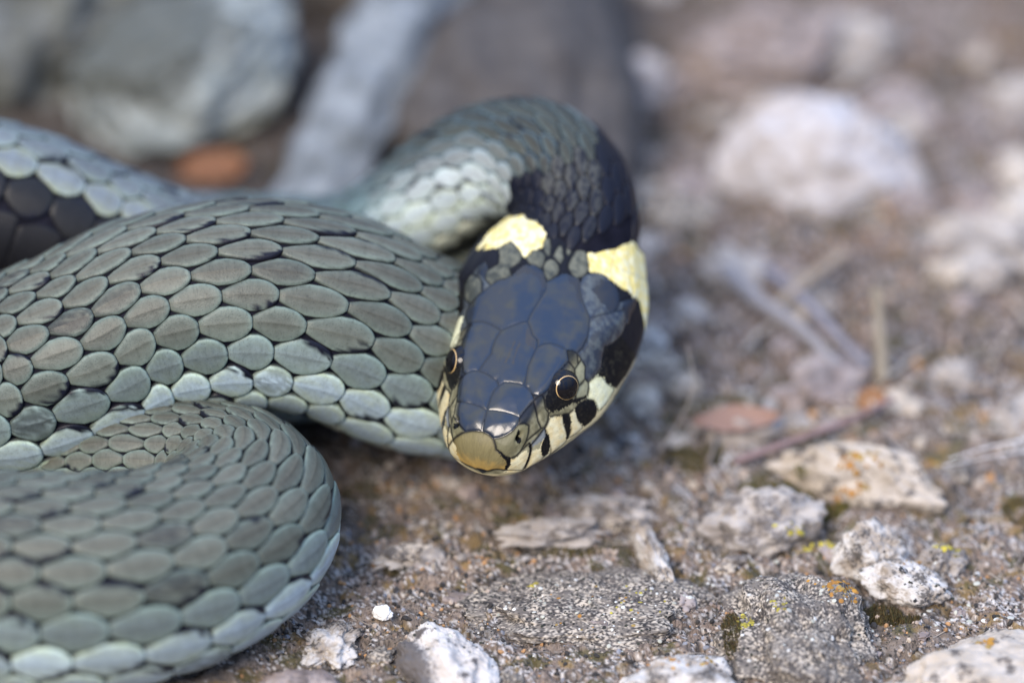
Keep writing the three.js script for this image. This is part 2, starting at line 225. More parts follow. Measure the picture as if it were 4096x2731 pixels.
// ---------- head: plates and marks in head coordinates [a, phi] ----------
const PLATES = {
  rostral: [
    { p: [[8.03,-0.404],[7.92,-0.279],[7.6,-0.189],[7.38,-0.111],[7.25,-0.029],[7.38,0.032],[7.68,0.082],[8.47,0.154],[8.7,0.289],[8.79,0.368],[9.05,0.407],[9.29,0.461],[9.68,0.307],[9.68,-0.368],[9.57,-0.45],[8.96,-0.575],[8.15,-0.589]] }],
  internasal_plate: [
    { p: [[6.11,-0.332],[6.75,-0.293],[7.16,-0.246],[7.6,-0.189],[7.38,-0.111],[7.25,-0.029],[6.27,-0.036],[5.16,-0.039],[4.93,-0.104],[4.82,-0.168],[4.82,-0.239],[4.71,-0.307]] },
    { p: [[7.25,-0.029],[7.38,0.032],[7.68,0.082],[7.43,0.132],[7.03,0.179],[6.46,0.214],[5.75,0.232],[5.05,0.211],[4.93,0.136],[4.93,0.079],[4.99,0.025],[5.16,-0.039]] }],
  prefrontal_plate: [
    { p: [[4.71,-0.307],[4.82,-0.239],[4.82,-0.168],[4.93,-0.104],[5.16,-0.039],[3.69,-0.039],[3,-0.032],[2.41,-0.014],[1.88,-0.039],[1.81,-0.054],[1.46,-0.1],[1.33,-0.15],[1.46,-0.186],[1.81,-0.225],[2.41,-0.271],[3.06,-0.3]] },
    { p: [[5.16,-0.039],[4.99,0.025],[4.93,0.079],[4.93,0.136],[5.05,0.211],[4,0.225],[2.94,0.239],[2.28,0.186],[1.88,0.154],[1.74,0.129],[1.74,0.082],[1.81,0.046],[1.94,0.011],[2.41,-0.014],[3,-0.032],[3.69,-0.039]] }],
  frontal_plate: [
    { p: [[2.41,-0.014],[1.94,0.011],[1.81,0.046],[1.74,0.082],[1.74,0.129],[0.76,0.107],[-0.26,0.093],[-1.17,0.093],[-2.27,0.093],[-2.83,0.089],[-3.24,0.075],[-3.65,0.046],[-4.24,0.025],[-4.92,-0.004],[-4.66,-0.025],[-4.07,-0.057],[-3.32,-0.093],[-2.75,-0.1],[-2.19,-0.104],[-1.25,-0.104],[-0.71,-0.1],[0.33,-0.125],[1.33,-0.15],[1.46,-0.1],[1.81,-0.054],[1.88,-0.039]] }],
  supraocular_plate: [
    { p: [[-3.65,-0.271],[-3.82,-0.236],[-3.9,-0.2],[-3.74,-0.15],[-3.32,-0.093],[-2.75,-0.1],[-2.19,-0.104],[-1.25,-0.104],[-0.71,-0.1],[0.33,-0.125],[1.33,-0.15],[1.46,-0.186],[1.81,-0.225],[1.74,-0.257],[0.76,-0.268],[-0.71,-0.282],[-1.79,-0.289],[-2.27,-0.286]] },
    { p: [[-2.51,0.093],[-3.08,0.118],[-3.32,0.146],[-3.32,0.171],[-3.24,0.207],[-3.08,0.236],[-2.51,0.261],[-2.03,0.279],[-1.17,0.271],[-0.34,0.261],[0.62,0.264],[1.53,0.275],[2.01,0.264],[2.35,0.246],[2.41,0.204],[1.74,0.118],[0.76,0.107],[-0.26,0.093],[-1.17,0.093],[-2.27,0.093]] }],
  parietal_plate: [
    { p: [[-4.92,-0.004],[-5.7,-0.007],[-6.5,-0.007],[-7.31,-0.007],[-7.95,-0.007],[-8.79,-0.007],[-9.64,-0.021],[-10.32,-0.039],[-10.8,-0.054],[-11.1,-0.086],[-11,-0.118],[-10.71,-0.132],[-9.36,-0.15],[-8.89,-0.168],[-8.6,-0.193],[-7.86,-0.221],[-7.04,-0.25],[-6.5,-0.279],[-5.88,-0.307],[-5.18,-0.329],[-4.49,-0.325],[-3.57,-0.296],[-3.65,-0.271],[-3.82,-0.236],[-3.9,-0.2],[-3.74,-0.15],[-3.32,-0.093],[-4.07,-0.057],[-4.66,-0.025]] },
    { p: [[-4.92,-0.004],[-5.7,-0.007],[-6.5,-0.007],[-7.31,-0.007],[-7.95,-0.007],[-8.79,-0.007],[-9.64,-0.021],[-10.03,-0.011],[-10.51,0],[-11.19,0.014],[-11.49,0.029],[-11.39,0.061],[-11.39,0.079],[-10.41,0.096],[-9.55,0.118],[-8.89,0.143],[-8.42,0.164],[-7.59,0.204],[-6.86,0.225],[-5.88,0.257],[-4.92,0.289],[-5.27,0.275],[-4.15,0.296],[-3.32,0.293],[-3.4,0.264],[-3.08,0.236],[-3.24,0.207],[-3.32,0.171],[-3.32,0.146],[-3.08,0.118],[-2.51,0.093],[-2.75,0.089],[-3.24,0.079],[-3.65,0.046],[-4.24,0.025]] }],
  postocular_plate: [
    { p: [[-3.08,0.236],[-3.4,0.264],[-3.32,0.293],[-2.75,0.311],[-2.35,0.325],[-1.71,0.325],[-2.03,0.279],[-2.51,0.261]] },
    { p: [[-2.35,0.325],[-2.99,0.325],[-2.67,0.357],[-2.11,0.371],[-1.56,0.386],[-1.09,0.386],[-0.56,0.379],[-0.11,0.371],[-1.02,0.346],[-1.71,0.325]] },
    { p: [[-0.04,0.375],[-0.56,0.379],[-1.56,0.386],[-1.56,0.407],[-1.09,0.425],[-0.56,0.436],[-0.26,0.439],[0.62,0.404]] }],
  temporal_plate: [
    { p: [[-7.59,0.204],[-8.14,0.218],[-8.7,0.232],[-9.17,0.25],[-9.93,0.271],[-10.71,0.304],[-10.22,0.339],[-9.45,0.364],[-8.42,0.379],[-7.31,0.379],[-6.59,0.375],[-5.79,0.361],[-4.84,0.389],[-3.82,0.418],[-2.75,0.418],[-1.64,0.407],[-1.56,0.386],[-2.11,0.371],[-2.67,0.357],[-2.99,0.325],[-3.32,0.293],[-4.15,0.296],[-5.27,0.275],[-4.92,0.289],[-5.88,0.257],[-6.86,0.225]] },
    { p: [[-10.41,0.096],[-11,0.086],[-11.79,0.086],[-12.19,0.093],[-12.89,0.114],[-13.09,0.136],[-13.2,0.154],[-13.09,0.175],[-12.89,0.196],[-12.59,0.225],[-12.19,0.243],[-11.29,0.264],[-10.61,0.271],[-9.93,0.271],[-9.17,0.25],[-8.7,0.232],[-8.14,0.218],[-7.59,0.204],[-8.42,0.164],[-8.89,0.143],[-9.55,0.118]] },
    { p: [[-11.29,0.264],[-11.89,0.286],[-12.89,0.332],[-13.3,0.371],[-12.29,0.379],[-11,0.364],[-10.12,0.382],[-9.45,0.364],[-10.22,0.339],[-10.71,0.304],[-9.93,0.271],[-10.61,0.271]] }],
  nape_scale: [
    { p: [[-12.09,0.025],[-12.59,0.018],[-13.2,0.018],[-14.43,0.025],[-15.16,0.032],[-15.48,0.05],[-15.16,0.061],[-14.43,0.075],[-13.81,0.086],[-12.99,0.096],[-12.39,0.093],[-11.79,0.086],[-11.39,0.071],[-11.39,0.061],[-11.59,0.043]] },
    { p: [[-11.19,-0.061],[-11.99,-0.061],[-12.49,-0.05],[-12.49,-0.029],[-12.09,-0.011],[-11.59,0],[-11,0.004],[-10.32,-0.007],[-9.74,-0.018],[-10.32,-0.039]] },
    { p: [[-11.69,-0.136],[-12.39,-0.132],[-12.89,-0.121],[-13.09,-0.1],[-12.99,-0.079],[-12.59,-0.068],[-11.69,-0.061],[-10.9,-0.057],[-11,-0.075],[-11.1,-0.096],[-11.1,-0.114]] },
    { p: [[-12.79,-0.046],[-13.81,-0.046],[-14.64,-0.039],[-14.12,-0.021],[-13.09,-0.004],[-12.69,-0.004],[-12.19,-0.007],[-12.49,-0.025]] },
    { p: [[-14.12,-0.011],[-15.16,-0.014],[-15.79,-0.004],[-15.79,0.007],[-14.64,0.014],[-13.6,0.011],[-13.5,0]] },
    { p: [[-13.5,-0.096],[-14.33,-0.104],[-15.05,-0.1],[-14.74,-0.082],[-13.81,-0.064],[-12.79,-0.054],[-12.59,-0.068],[-12.99,-0.079]] },
    { p: [[-8.51,-0.261],[-9.17,-0.271],[-9.64,-0.268],[-10.32,-0.229],[-11.39,-0.243],[-12.29,-0.268],[-12.99,-0.246],[-13.5,-0.229],[-12.89,-0.193],[-12.39,-0.168],[-11.79,-0.146],[-11,-0.146],[-10.03,-0.171],[-9.36,-0.15],[-8.89,-0.168],[-8.6,-0.193],[-7.86,-0.221]] },
    { p: [[-8.89,-0.436],[-9.55,-0.386],[-8.79,-0.3],[-8.14,-0.268],[-7.13,-0.254],[-6.5,-0.279],[-5.88,-0.307],[-6.5,-0.354]] }],
  nasal_plate: [
    { p: [[7.68,0.082],[7.43,0.132],[7.03,0.179],[6.46,0.214],[5.75,0.232],[5.43,0.275],[5.38,0.311],[6.01,0.336],[6.66,0.357],[7.68,0.379],[8.18,0.379],[8.57,0.354],[8.7,0.289],[8.47,0.154]] }],
  loreal_plate: [
    { p: [[5.05,0.211],[4,0.225],[3.19,0.25],[3.94,0.304],[4.53,0.339],[4.88,0.379],[5.7,0.371],[6.66,0.357],[6.01,0.336],[5.38,0.311],[5.43,0.275],[5.75,0.232]] }],
  preocular_plate: [
    { p: [[2.94,0.239],[2.41,0.254],[2.21,0.268],[2.48,0.293],[3.13,0.329],[3.26,0.357],[3.94,0.379],[4.59,0.389],[4.88,0.379],[4.53,0.339],[3.94,0.304]] }],
  upper_lip_plate: [
    { p: [[8.57,0.354],[8.18,0.379],[7.68,0.379],[6.98,0.382],[6.61,0.386],[6.8,0.421],[7.34,0.468],[7.96,0.514],[8.5,0.596],[9.29,0.468],[9.05,0.407]] },
    { p: [[6.61,0.404],[5.86,0.4],[4.82,0.393],[4.65,0.396],[5.05,0.432],[5.49,0.496],[6.16,0.561],[6.75,0.586],[7.38,0.632],[8.15,0.639],[8.43,0.564],[7.64,0.489]] },
    { p: [[4.65,0.396],[4.18,0.389],[3.51,0.375],[3.06,0.389],[2.61,0.418],[3.13,0.454],[3.51,0.5],[4,0.557],[5.05,0.589],[6.16,0.621],[5.54,0.504]] },
    { p: [[2.48,0.414],[2.08,0.432],[1.33,0.436],[1.94,0.493],[2.01,0.554],[2.81,0.568],[3.88,0.55],[3,0.504]] },
    { p: [[1.33,0.436],[0.83,0.432],[-0.11,0.45],[-0.49,0.479],[-0.19,0.521],[0.47,0.55],[1.19,0.557],[1.94,0.557],[1.94,0.493]] },
    { p: [[-1.64,0.407],[-2.67,0.418],[-3.16,0.443],[-2.99,0.482],[-3.24,0.55],[-1.71,0.554],[-0.04,0.543],[-0.41,0.496],[-0.11,0.45],[-0.79,0.429]] }],
};
const MARKS = {
  yellow_r: [[-15.48,0.054],[-16.43,0.064],[-17.29,0.093],[-16.86,0.104],[-16.97,0.114],[-18.05,0.132],[-17.94,0.168],[-18.71,0.229],[-19.38,0.3],[-19.6,0.386],[-19.38,0.407],[-19.38,0.55],[-18.16,0.55],[-16.86,0.55],[-16.11,0.554],[-14.33,0.561],[-11.99,0.564],[-11,0.571],[-12.49,0.464],[-13.4,0.404],[-13.3,0.368],[-12.79,0.329],[-13.09,0.311],[-13.09,0.264],[-12.89,0.221],[-13.09,0.193],[-13.2,0.15],[-12.89,0.114],[-12.79,0.1],[-14.43,0.075]],
  yellow_l: [[-12.89,-0.468],[-13.91,-0.464],[-15.9,-0.518],[-17.18,-0.532],[-18.16,-0.529],[-17.4,-0.361],[-17.62,-0.311],[-16.75,-0.243],[-16.54,-0.182],[-15.9,-0.139],[-15.26,-0.107],[-14.22,-0.104],[-13.5,-0.096],[-12.89,-0.121],[-11.79,-0.132],[-11.89,-0.15],[-12.89,-0.193],[-13.5,-0.229],[-12.49,-0.268],[-12.39,-0.318],[-12.19,-0.396]],
  temporal_black: [[-5.79,0.357],[-6.86,0.371],[-8.05,0.382],[-10.41,0.539],[-9.36,0.582],[-7.4,0.55],[-5.7,0.568],[-3.24,0.554],[-2.99,0.489],[-3.24,0.454],[-2.91,0.421],[-3.82,0.421],[-4.84,0.386]],
  temporal_black_up: [[-13.3,0.368],[-12.39,0.454],[-10.9,0.561],[-9.36,0.589],[-6.14,0.396],[-6.59,0.371],[-8.05,0.389],[-9.55,0.368],[-10.9,0.357],[-12.19,0.371]],
  dark_t2: [[-10.8,0.129],[-11.49,0.143],[-12.59,0.15],[-12.89,0.196],[-12.09,0.246],[-11.29,0.264],[-10.03,0.268],[-9.45,0.232],[-9.84,0.218],[-9.93,0.186],[-10.51,0.157]],
  parietal_edge_r: [[-11.39,0.032],[-11.39,0.061],[-11.39,0.079],[-9.45,0.114],[-8.79,0.136],[-8.89,0.111],[-10.22,0.082],[-10.51,0.05]],
  parietal_edge_l: [[-11,-0.118],[-10.8,-0.054],[-9.64,-0.021],[-7.95,-0.007],[-7.95,-0.014],[-9.45,-0.036],[-9.93,-0.061],[-9.93,-0.107],[-9.36,-0.143],[-10.71,-0.132]],
  nape_black: [[-12.29,-0.268],[-11.1,-0.236],[-10.32,-0.229],[-9.64,-0.268],[-8.51,-0.264],[-9.36,-0.329],[-10.32,-0.346],[-11.39,-0.329]],
  neck_black_r: [[-16.86,0.104],[-16.97,0.114],[-18.05,0.132],[-17.94,0.168],[-18.71,0.229],[-19.38,0.3],[-19.6,0.386],[-19.49,0.421],[-19.38,0.55],[-18.38,0.55],[-18.27,0.55],[-19.6,0.429],[-19.6,0.286],[-19.6,0.179],[-18.6,0.089],[-17.08,0.082]],
  blue_t: [[-10.9,0.275],[-11.89,0.286],[-12.89,0.332],[-13.3,0.371],[-12.29,0.379],[-11,0.364],[-10.12,0.382],[-10.22,0.339],[-10.8,0.304]],
  eye_black: [[-0.26,0.261],[0.83,0.271],[2.21,0.289],[3,0.329],[3.19,0.361],[2.68,0.379],[2.15,0.393],[1.33,0.4],[0.69,0.429],[-0.19,0.439],[-0.41,0.436],[0.54,0.407],[0.9,0.386],[0.69,0.35]],
  bar1: [[6.7,0.375],[6.61,0.404],[7.12,0.454],[7.72,0.507],[8.33,0.554],[8.4,0.525],[7.68,0.471],[7.12,0.425]],
  bar0: [[8.47,0.154],[8.4,0.168],[8.6,0.275],[8.53,0.346],[8.73,0.389],[9.25,0.479],[9.32,0.45],[8.96,0.364],[8.79,0.257]],
  bar2: [[5.21,0.429],[4.82,0.421],[4.88,0.443],[5.54,0.507],[6.11,0.564],[6.61,0.571],[6.61,0.511],[6.32,0.464]],
  bar3: [[2.61,0.411],[2.08,0.432],[2.48,0.471],[3,0.504],[3.88,0.55],[3.88,0.529],[3.51,0.5],[3.13,0.454]],
  bar4: [[1.4,0.432],[0.83,0.432],[-0.04,0.446],[-0.49,0.479],[-0.19,0.521],[0.47,0.55],[1.19,0.557],[1.94,0.554],[2.01,0.514],[1.94,0.475]],
  cream_post: [[-1.56,0.407],[-2.75,0.418],[-3.24,0.454],[-2.99,0.482],[-3.24,0.554],[-1.71,0.554],[-0.04,0.543],[-0.19,0.521],[-0.49,0.479],[-0.11,0.446],[-0.79,0.429]],
  cream_lip: [[4.53,0.393],[3.51,0.375],[2.61,0.418],[3.51,0.5],[3.94,0.55],[5.27,0.607],[6.75,0.586],[8.22,0.639],[9.32,0.493],[9.4,0.479],[8.6,0.357],[8.18,0.393],[7.38,0.396],[7.12,0.439],[6.46,0.464]],
  cream_lip2: [[2.01,0.436],[1.33,0.436],[1.94,0.493],[1.94,0.554],[2.87,0.579],[3.94,0.557],[3,0.504]],
  pale_blue_lip: [[6.51,0.389],[5.75,0.396],[4.71,0.389],[4.59,0.389],[4.65,0.407],[5.27,0.436],[5.8,0.432],[5.91,0.432],[6.75,0.425]],
  rostral_ochre: [[9.29,-0.432],[9.46,-0.046],[8.99,0.143],[8.88,0.304],[9.05,0.407],[9.32,0.454],[9.68,0.289],[9.65,-0.368]],
  nostril: [[6.51,0.25],[6.22,0.257],[6.36,0.293],[6.8,0.321],[7.21,0.332],[7.25,0.304]],
  cream_left_post: [[-4.49,-0.561],[-5.01,-0.561],[-4.41,-0.479],[-3.4,-0.414],[-2.67,-0.396],[-1.64,-0.414],[-2.91,-0.55]],
  stripe1: [[-0.94,-0.018],[-2.27,-0.018],[-2.67,-0.007],[-1.87,-0.007],[-0.04,-0.014],[-0.19,-0.025]],
  stripe2: [[-3.4,0.018],[-4.41,0.014],[-3.49,0.061],[-2.11,0.093],[-2.51,0.039]],
};
const SEAMS = {
  r1: [[-12.89,0.096],[-14.12,0.093],[-15.9,0.104],[-16.97,0.114]],
  r2: [[-12.89,0.196],[-14.53,0.182],[-16.54,0.189],[-18.6,0.229]],
  r3: [[-12.99,0.329],[-14.64,0.289],[-16.54,0.282],[-19.27,0.3]],
  r4: [[-14.02,0.082],[-14.43,0.129],[-14.85,0.186],[-15.26,0.289],[-16.86,0.55]],
  l1: [[-13.5,-0.225],[-14.22,-0.229],[-15.69,-0.236],[-16.97,-0.264]],
  l2: [[-12.49,-0.268],[-14.43,-0.318],[-18.05,-0.532]],
  l3: [[-12.39,-0.318],[-14.53,-0.389],[-16.97,-0.536]],
  l4: [[-12.09,-0.157],[-13.81,-0.157],[-15.79,-0.161]],
  l5: [[-14.22,-0.446],[-14.64,-0.329],[-14.22,-0.229],[-14.22,-0.157],[-14.22,-0.104]],
};

const NOSTRIL = [6.73, 0.293];

const inside = (p, x, y) => { let c = false; for (let i = 0, j = p.length - 1; i < p.length; j = i++) if ((p[i][1] > y) !== (p[j][1] > y) && x < (p[j][0] - p[i][0]) * (y - p[i][1]) / (p[j][1] - p[i][1]) + p[i][0]) c = !c; return c; };
const boxOf = (p) => [Math.min(...p.map((q) => q[0])), Math.max(...p.map((q) => q[0])), Math.min(...p.map((q) => q[1])), Math.max(...p.map((q) => q[1]))];
const flip = (p) => p.map(([a, f]) => [a, -f]);
const snake = new THREE.Group();
add(snake, 'grass_snake', null, { label: 'coiled grey-green grass snake with yellow and black collar, head turned to the viewer', category: 'snake' });
const headParts = [];                                  // {name, poly}
for (const [name, list] of Object.entries(PLATES)) for (const { p } of list) headParts.push({ name, poly: p, box: boxOf(p) });
const MIRRORED = { postocular_plate: [0, 1, 2], temporal_plate: [0], nasal_plate: [0], loreal_plate: [0], preocular_plate: [0], upper_lip_plate: [0, 1, 2, 3, 4, 5] };
for (const [name, which] of Object.entries(MIRRORED)) for (const k of which) { const p = flip(PLATES[name][k].p); headParts.push({ name, poly: p, box: boxOf(p), mirrored: true }); }
{
  const NU = 300, NV = 400, at = (i, j) => i * (NV + 1) + j, base = [], chart = [];
  for (let i = 0; i <= NU; i++) { const w = i / NU, a = TIP - (TIP - NAPE) * Math.pow(w, 1.7); for (let j = 0; j <= NV; j++) { const phi = -1 + 2 * j / NV; base.push(headLocal(a, phi)); chart.push([a, phi]); } }
  // seams as short 3-D segments, hashed on a 1 mm grid
  const cells = new Map(), seg = [];
  const put = (A, B, w) => { const n = seg.push([A, B, w]) - 1; const lo = [0, 1, 2].map((k) => Math.floor(Math.min(A[k], B[k]) - 1)), hi = [0, 1, 2].map((k) => Math.floor(Math.max(A[k], B[k]) + 1));
    for (let x = lo[0]; x <= hi[0]; x++) for (let y = lo[1]; y <= hi[1]; y++) for (let z = lo[2]; z <= hi[2]; z++) { const key = x * 10007 + y * 101 + z; (cells.get(key) ?? cells.set(key, []).get(key)).push(n); } };
  const line = (p, closed, w, mirrored) => { for (let i = 0; i < p.length - (closed ? 0 : 1); i++) { const A = p[i], B = p[(i + 1) % p.length]; if (Math.abs(A[1] - B[1]) > 0.8) continue; if (mirrored && headParts.some((o) => !o.mirrored && inside(o.poly, (A[0] + B[0]) / 2, (A[1] + B[1]) / 2))) continue; const n = 4; for (let k = 0; k < n; k++) put(headLocal(lerp(A[0], B[0], k / n), lerp(A[1], B[1], k / n)), headLocal(lerp(A[0], B[0], (k + 1) / n), lerp(A[1], B[1], (k + 1) / n)), w); } };
  for (const q of headParts) line(q.poly, true, q.name === 'rostral' ? 1.2 : 1, q.mirrored);
  const mouth = []; for (let k = 0; k <= 40; k++) mouth.push([lerp(9.55, -13, k / 40), 0.6 + 0.02 * Math.sin(k * 0.5)]);
  line(mouth, false, 1.6); line(flip(mouth), false, 1.6);
  for (let k = 0; k < 8; k++) { const a = 8.6 - k * 2.3; line([[a, 0.61], [a - 0.5, 0.7], [a - 0.8, 0.76]], false, 0.8); line(flip([[a, 0.61], [a - 0.5, 0.7], [a - 0.8, 0.76]]), false, 0.8); }
  for (const p of Object.values(SEAMS)) line(p, false, 0.75);
  const seamDist = (p) => { let best = 9, w = 1; for (const n of cells.get(Math.floor(p[0]) * 10007 + Math.floor(p[1]) * 101 + Math.floor(p[2])) ?? []) { const [A, B, ww] = seg[n]; const d = [B[0] - A[0], B[1] - A[1], B[2] - A[2]], e = [p[0] - A[0], p[1] - A[1], p[2] - A[2]], L = d[0] * d[0] + d[1] * d[1] + d[2] * d[2] || 1e-9, t = clamp((d[0] * e[0] + d[1] * e[1] + d[2] * e[2]) / L); const q = Math.hypot(e[0] - d[0] * t, e[1] - d[1] * t, e[2] - d[2] * t); if (q < best) { best = q; w = ww; } } return [best, w]; };
  // colours of the thing itself
  const SLATE = [0.016, 0.021, 0.032], OLIVE = [0.030, 0.031, 0.027], CREAM = [0.62, 0.53, 0.30], BLACK = [0.008, 0.0075, 0.008], YEL = [1.0, 0.80, 0.26], GREY = [0.06, 0.066, 0.057];
  const marks = {}; for (const [k, p] of Object.entries(MARKS)) marks[k] = { p, b: boxOf(p) };
  const hit = (k, a, f) => { const m = marks[k]; return a >= m.b[0] && a <= m.b[1] && f >= m.b[2] && f <= m.b[3] && inside(m.p, a, f); };
  const both = (k, a, f) => hit(k, a, f) || hit(k, a, -f);
  function colour(a, phi, part, p) {
    const n = fbm(p[0] * 0.9, p[1] * 0.9, p[2] * 0.9, 3), n2 = fbm(p[0] * 3.5 + 9, p[1] * 3.5, p[2] * 3.5, 2), ja = a + 0.16 * n2 + 0.1 * n, jf = phi + 0.007 * n2, f = Math.abs(phi);
    let c = mix3(SLATE, OLIVE, clamp(0.2 + 1.3 * fbm(p[0] * 0.45, p[1] * 0.45, p[2] * 0.45, 2)));
    if (/nape/.test(part)) c = mix3(GREY, [0.17, 0.17, 0.125], clamp(0.4 + n + 0.1 * (-10 - a)));
    if (part === 'temporal_plate') c = mix3([0.03, 0.034, 0.042], [0.085, 0.095, 0.09], clamp(0.35 + 1.5 * n));
    const flank = smooth(0.27, 0.33, f);
    if (part === '' || /nasal|loreal|preocular|lip|postocular/.test(part)) c = mix3(c, mix3([0.17, 0.155, 0.09], [0.36, 0.33, 0.20], clamp(0.4 + n + (f - 0.4) * 2)), flank);
    if (part === 'nasal_plate') c = mix3([0.17, 0.155, 0.085], [0.42, 0.39, 0.23], smooth(0.3, 0.42, f + 0.05 * n));
    if (part === 'postocular_plate' && f > 0.32) c = [0.33, 0.32, 0.2];
    if (f > 0.5 && (part === '' || /lip/.test(part))) c = mix3(c, CREAM, smooth(0.46, 0.54, f));
    if (part === 'rostral') c = mix3([0.20, 0.165, 0.075], [0.56, 0.36, 0.10], smooth(-1.2, -2.8, p[1] + 0.4 * n));
    if (part === 'rostral') c = mix3(c, [0.62, 0.47, 0.22], 0.7 * smooth(-3.5, -4.2, p[1]));
    if (both('cream_lip', ja, jf) || both('cream_lip2', ja, jf)) c = mix3([0.68, 0.55, 0.28], [0.72, 0.66, 0.42], clamp(0.5 + n));
    if (both('cream_post', ja, jf)) c = mix3([0.80, 0.80, 0.55], [0.78, 0.74, 0.42], clamp(0.5 + n));
    if (both('pale_blue_lip', ja, jf)) c = [0.22, 0.23, 0.22];
    if (hit('yellow_r', ja, jf) || hit('yellow_l', ja, jf)) c = mix3(YEL, [1.0, 0.93, 0.60], clamp(0.4 + 1.3 * n));
    for (const k of ['temporal_black', 'temporal_black_up', 'eye_black', 'bar1', 'bar0', 'bar2', 'bar3', 'bar4']) if (k === 'bar0' ? hit(k, ja, jf) : both(k, ja, jf)) c = mix3(BLACK, [0.05, 0.045, 0.03], clamp(n2 * 0.6 + (k === 'temporal_black' ? n * 1.0 - 0.05 : 0)));
    if (hit('dark_t2', ja, jf) || hit('parietal_edge_r', ja, jf) || hit('parietal_edge_l', ja, jf) || hit('blue_t', ja, jf)) c = [0.014, 0.014, 0.018];
    if (hit('nape_black', ja, jf)) c = BLACK;
    if (hit('nostril', ja, jf) || hit('nostril', ja, -jf)) c = [0.004, 0.004, 0.004];
    if (both('stripe1', ja, jf) && a > -9 || hit('stripe2', ja, jf)) c = mix3(c, [0.035, 0.027, 0.016], 0.7);
    if (ja < -1.7 && ja > -4.8 && jf < -0.34 && jf > -0.6) c = [0.8, 0.78, 0.5];
    if (a < -8 && (part === '' ) && !(hit('yellow_r', ja, jf) || hit('yellow_l', ja, jf))) c = f < 0.52 ? [0.012, 0.012, 0.016] : mix3([0.03, 0.03, 0.03], CREAM, smooth(0.6, 0.8, f));
    return c;
  }
  const ids = new Int16Array(base.length).fill(-1), pos = new Float32Array(base.length * 3), col = new Float32Array(base.length * 3), uv = new Float32Array(base.length * 2);
  for (let n = 0; n < base.length; n++) {
    const [a, phi] = chart[n], p = base[n];
    for (let k = 0; k < headParts.length; k++) { const q = headParts[k]; if (a >= q.box[0] && a <= q.box[1] && phi >= q.box[2] && phi <= q.box[3] && inside(q.poly, a, phi)) { ids[n] = k; break; } }
    const part = ids[n] < 0 ? '' : headParts[ids[n]].name, [d, w] = seamDist(p);
    const c = -2.3 - 0.25 * Math.max(0, a - 4.5); let out = [p[0], p[1] - c, 0]; const L = Math.hypot(out[0], out[1]) || 1; const fr = smooth(6, TIP, a); out = [out[0] / L * (1 - fr * 0.8), out[1] / L * (1 - fr * 0.8), fr]; const L2 = Math.hypot(...out);
    const soft = /nape|temporal/.test(part) ? 1.6 : 1, rise = ((part === '' ? 0.08 : 0.06 + 0.12 * smooth(-4, 4, a)) * (1 - Math.exp(-d / (0.6 + 0.5 * smooth(-4, 4, a)))) - 0.025 * w * Math.exp(-((d / 0.12) ** 2))) * soft;
    let dent = 0;
    const dn = Math.hypot((a - NOSTRIL[0]) * 1, (Math.abs(phi) - NOSTRIL[1]) * 24); dent -= 0.7 * Math.exp(-((dn / 0.42) ** 2));
    const h = rise + dent + 0.03 * fbm(p[0] * 0.35, p[1] * 0.35, p[2] * 0.35, 2);
    const q = headWorld([p[0] + out[0] / L2 * h, p[1] + out[1] / L2 * h, p[2] + out[2] / L2 * h]);
    pos[n * 3] = q.x; pos[n * 3 + 1] = q.y; pos[n * 3 + 2] = q.z;
    let cc = colour(a, phi, part, p); const seam = Math.exp(-((d / (0.125 * w)) ** 2)); const dark = mix3(cc, [0.005, 0.005, 0.007], 0.95 * seam * (cc[0] > 0.5 && part === '' ? 0.3 : 1));
    col.set(dark, n * 3); uv[n * 2] = phi * 24; uv[n * 2 + 1] = a;
  }
  const tri = [], tid = [];
  for (let i = 0; i < NU; i++) for (let j = 0; j < NV; j++) { const q = at(i, j), t = [[q, q + 1, at(i + 1, j)], [q + 1, at(i + 1, j) + 1, at(i + 1, j)]]; for (const f of t) { tri.push(...f); const m = [ids[f[0]], ids[f[1]], ids[f[2]]]; tid.push(m[0] === m[1] || m[0] === m[2] ? m[0] : m[1]); } }
  const whole = geo(pos, tri, col, uv);
  const nor = whole.attributes.normal.array, j0 = 0;
  for (let i = 0; i <= NU; i++) { const a = at(i, j0), b = at(i, NV); for (let k = 0; k < 3; k++) { const s = nor[a * 3 + k] + nor[b * 3 + k]; nor[a * 3 + k] = nor[b * 3 + k] = s; } }
  const cut = (id) => { const map = new Map(), P = [], N = [], C = [], U = [], I = []; for (let t = 0; t < tid.length; t++) if (tid[t] === id) for (let k = 0; k < 3; k++) { const n = tri[t * 3 + k]; let m = map.get(n); if (m === undefined) { m = map.size; map.set(n, m); P.push(pos[n * 3], pos[n * 3 + 1], pos[n * 3 + 2]); N.push(nor[n * 3], nor[n * 3 + 1], nor[n * 3 + 2]); C.push(col[n * 3], col[n * 3 + 1], col[n * 3 + 2]); U.push(uv[n * 2], uv[n * 2 + 1]); } I.push(m); } return I.length ? geo(P, I, C, U, N) : null; };
  const head = add(new THREE.Mesh(cut(-1), dullMat), 'head', snake);
  headParts.forEach((q, k) => { const g = cut(k); if (g) add(new THREE.Mesh(g, /lip|ocular|loreal|rostral|nasal_plate|nape/.test(q.name) && !/supra|inter/.test(q.name) ? dullMat : headMat), q.name, head); });
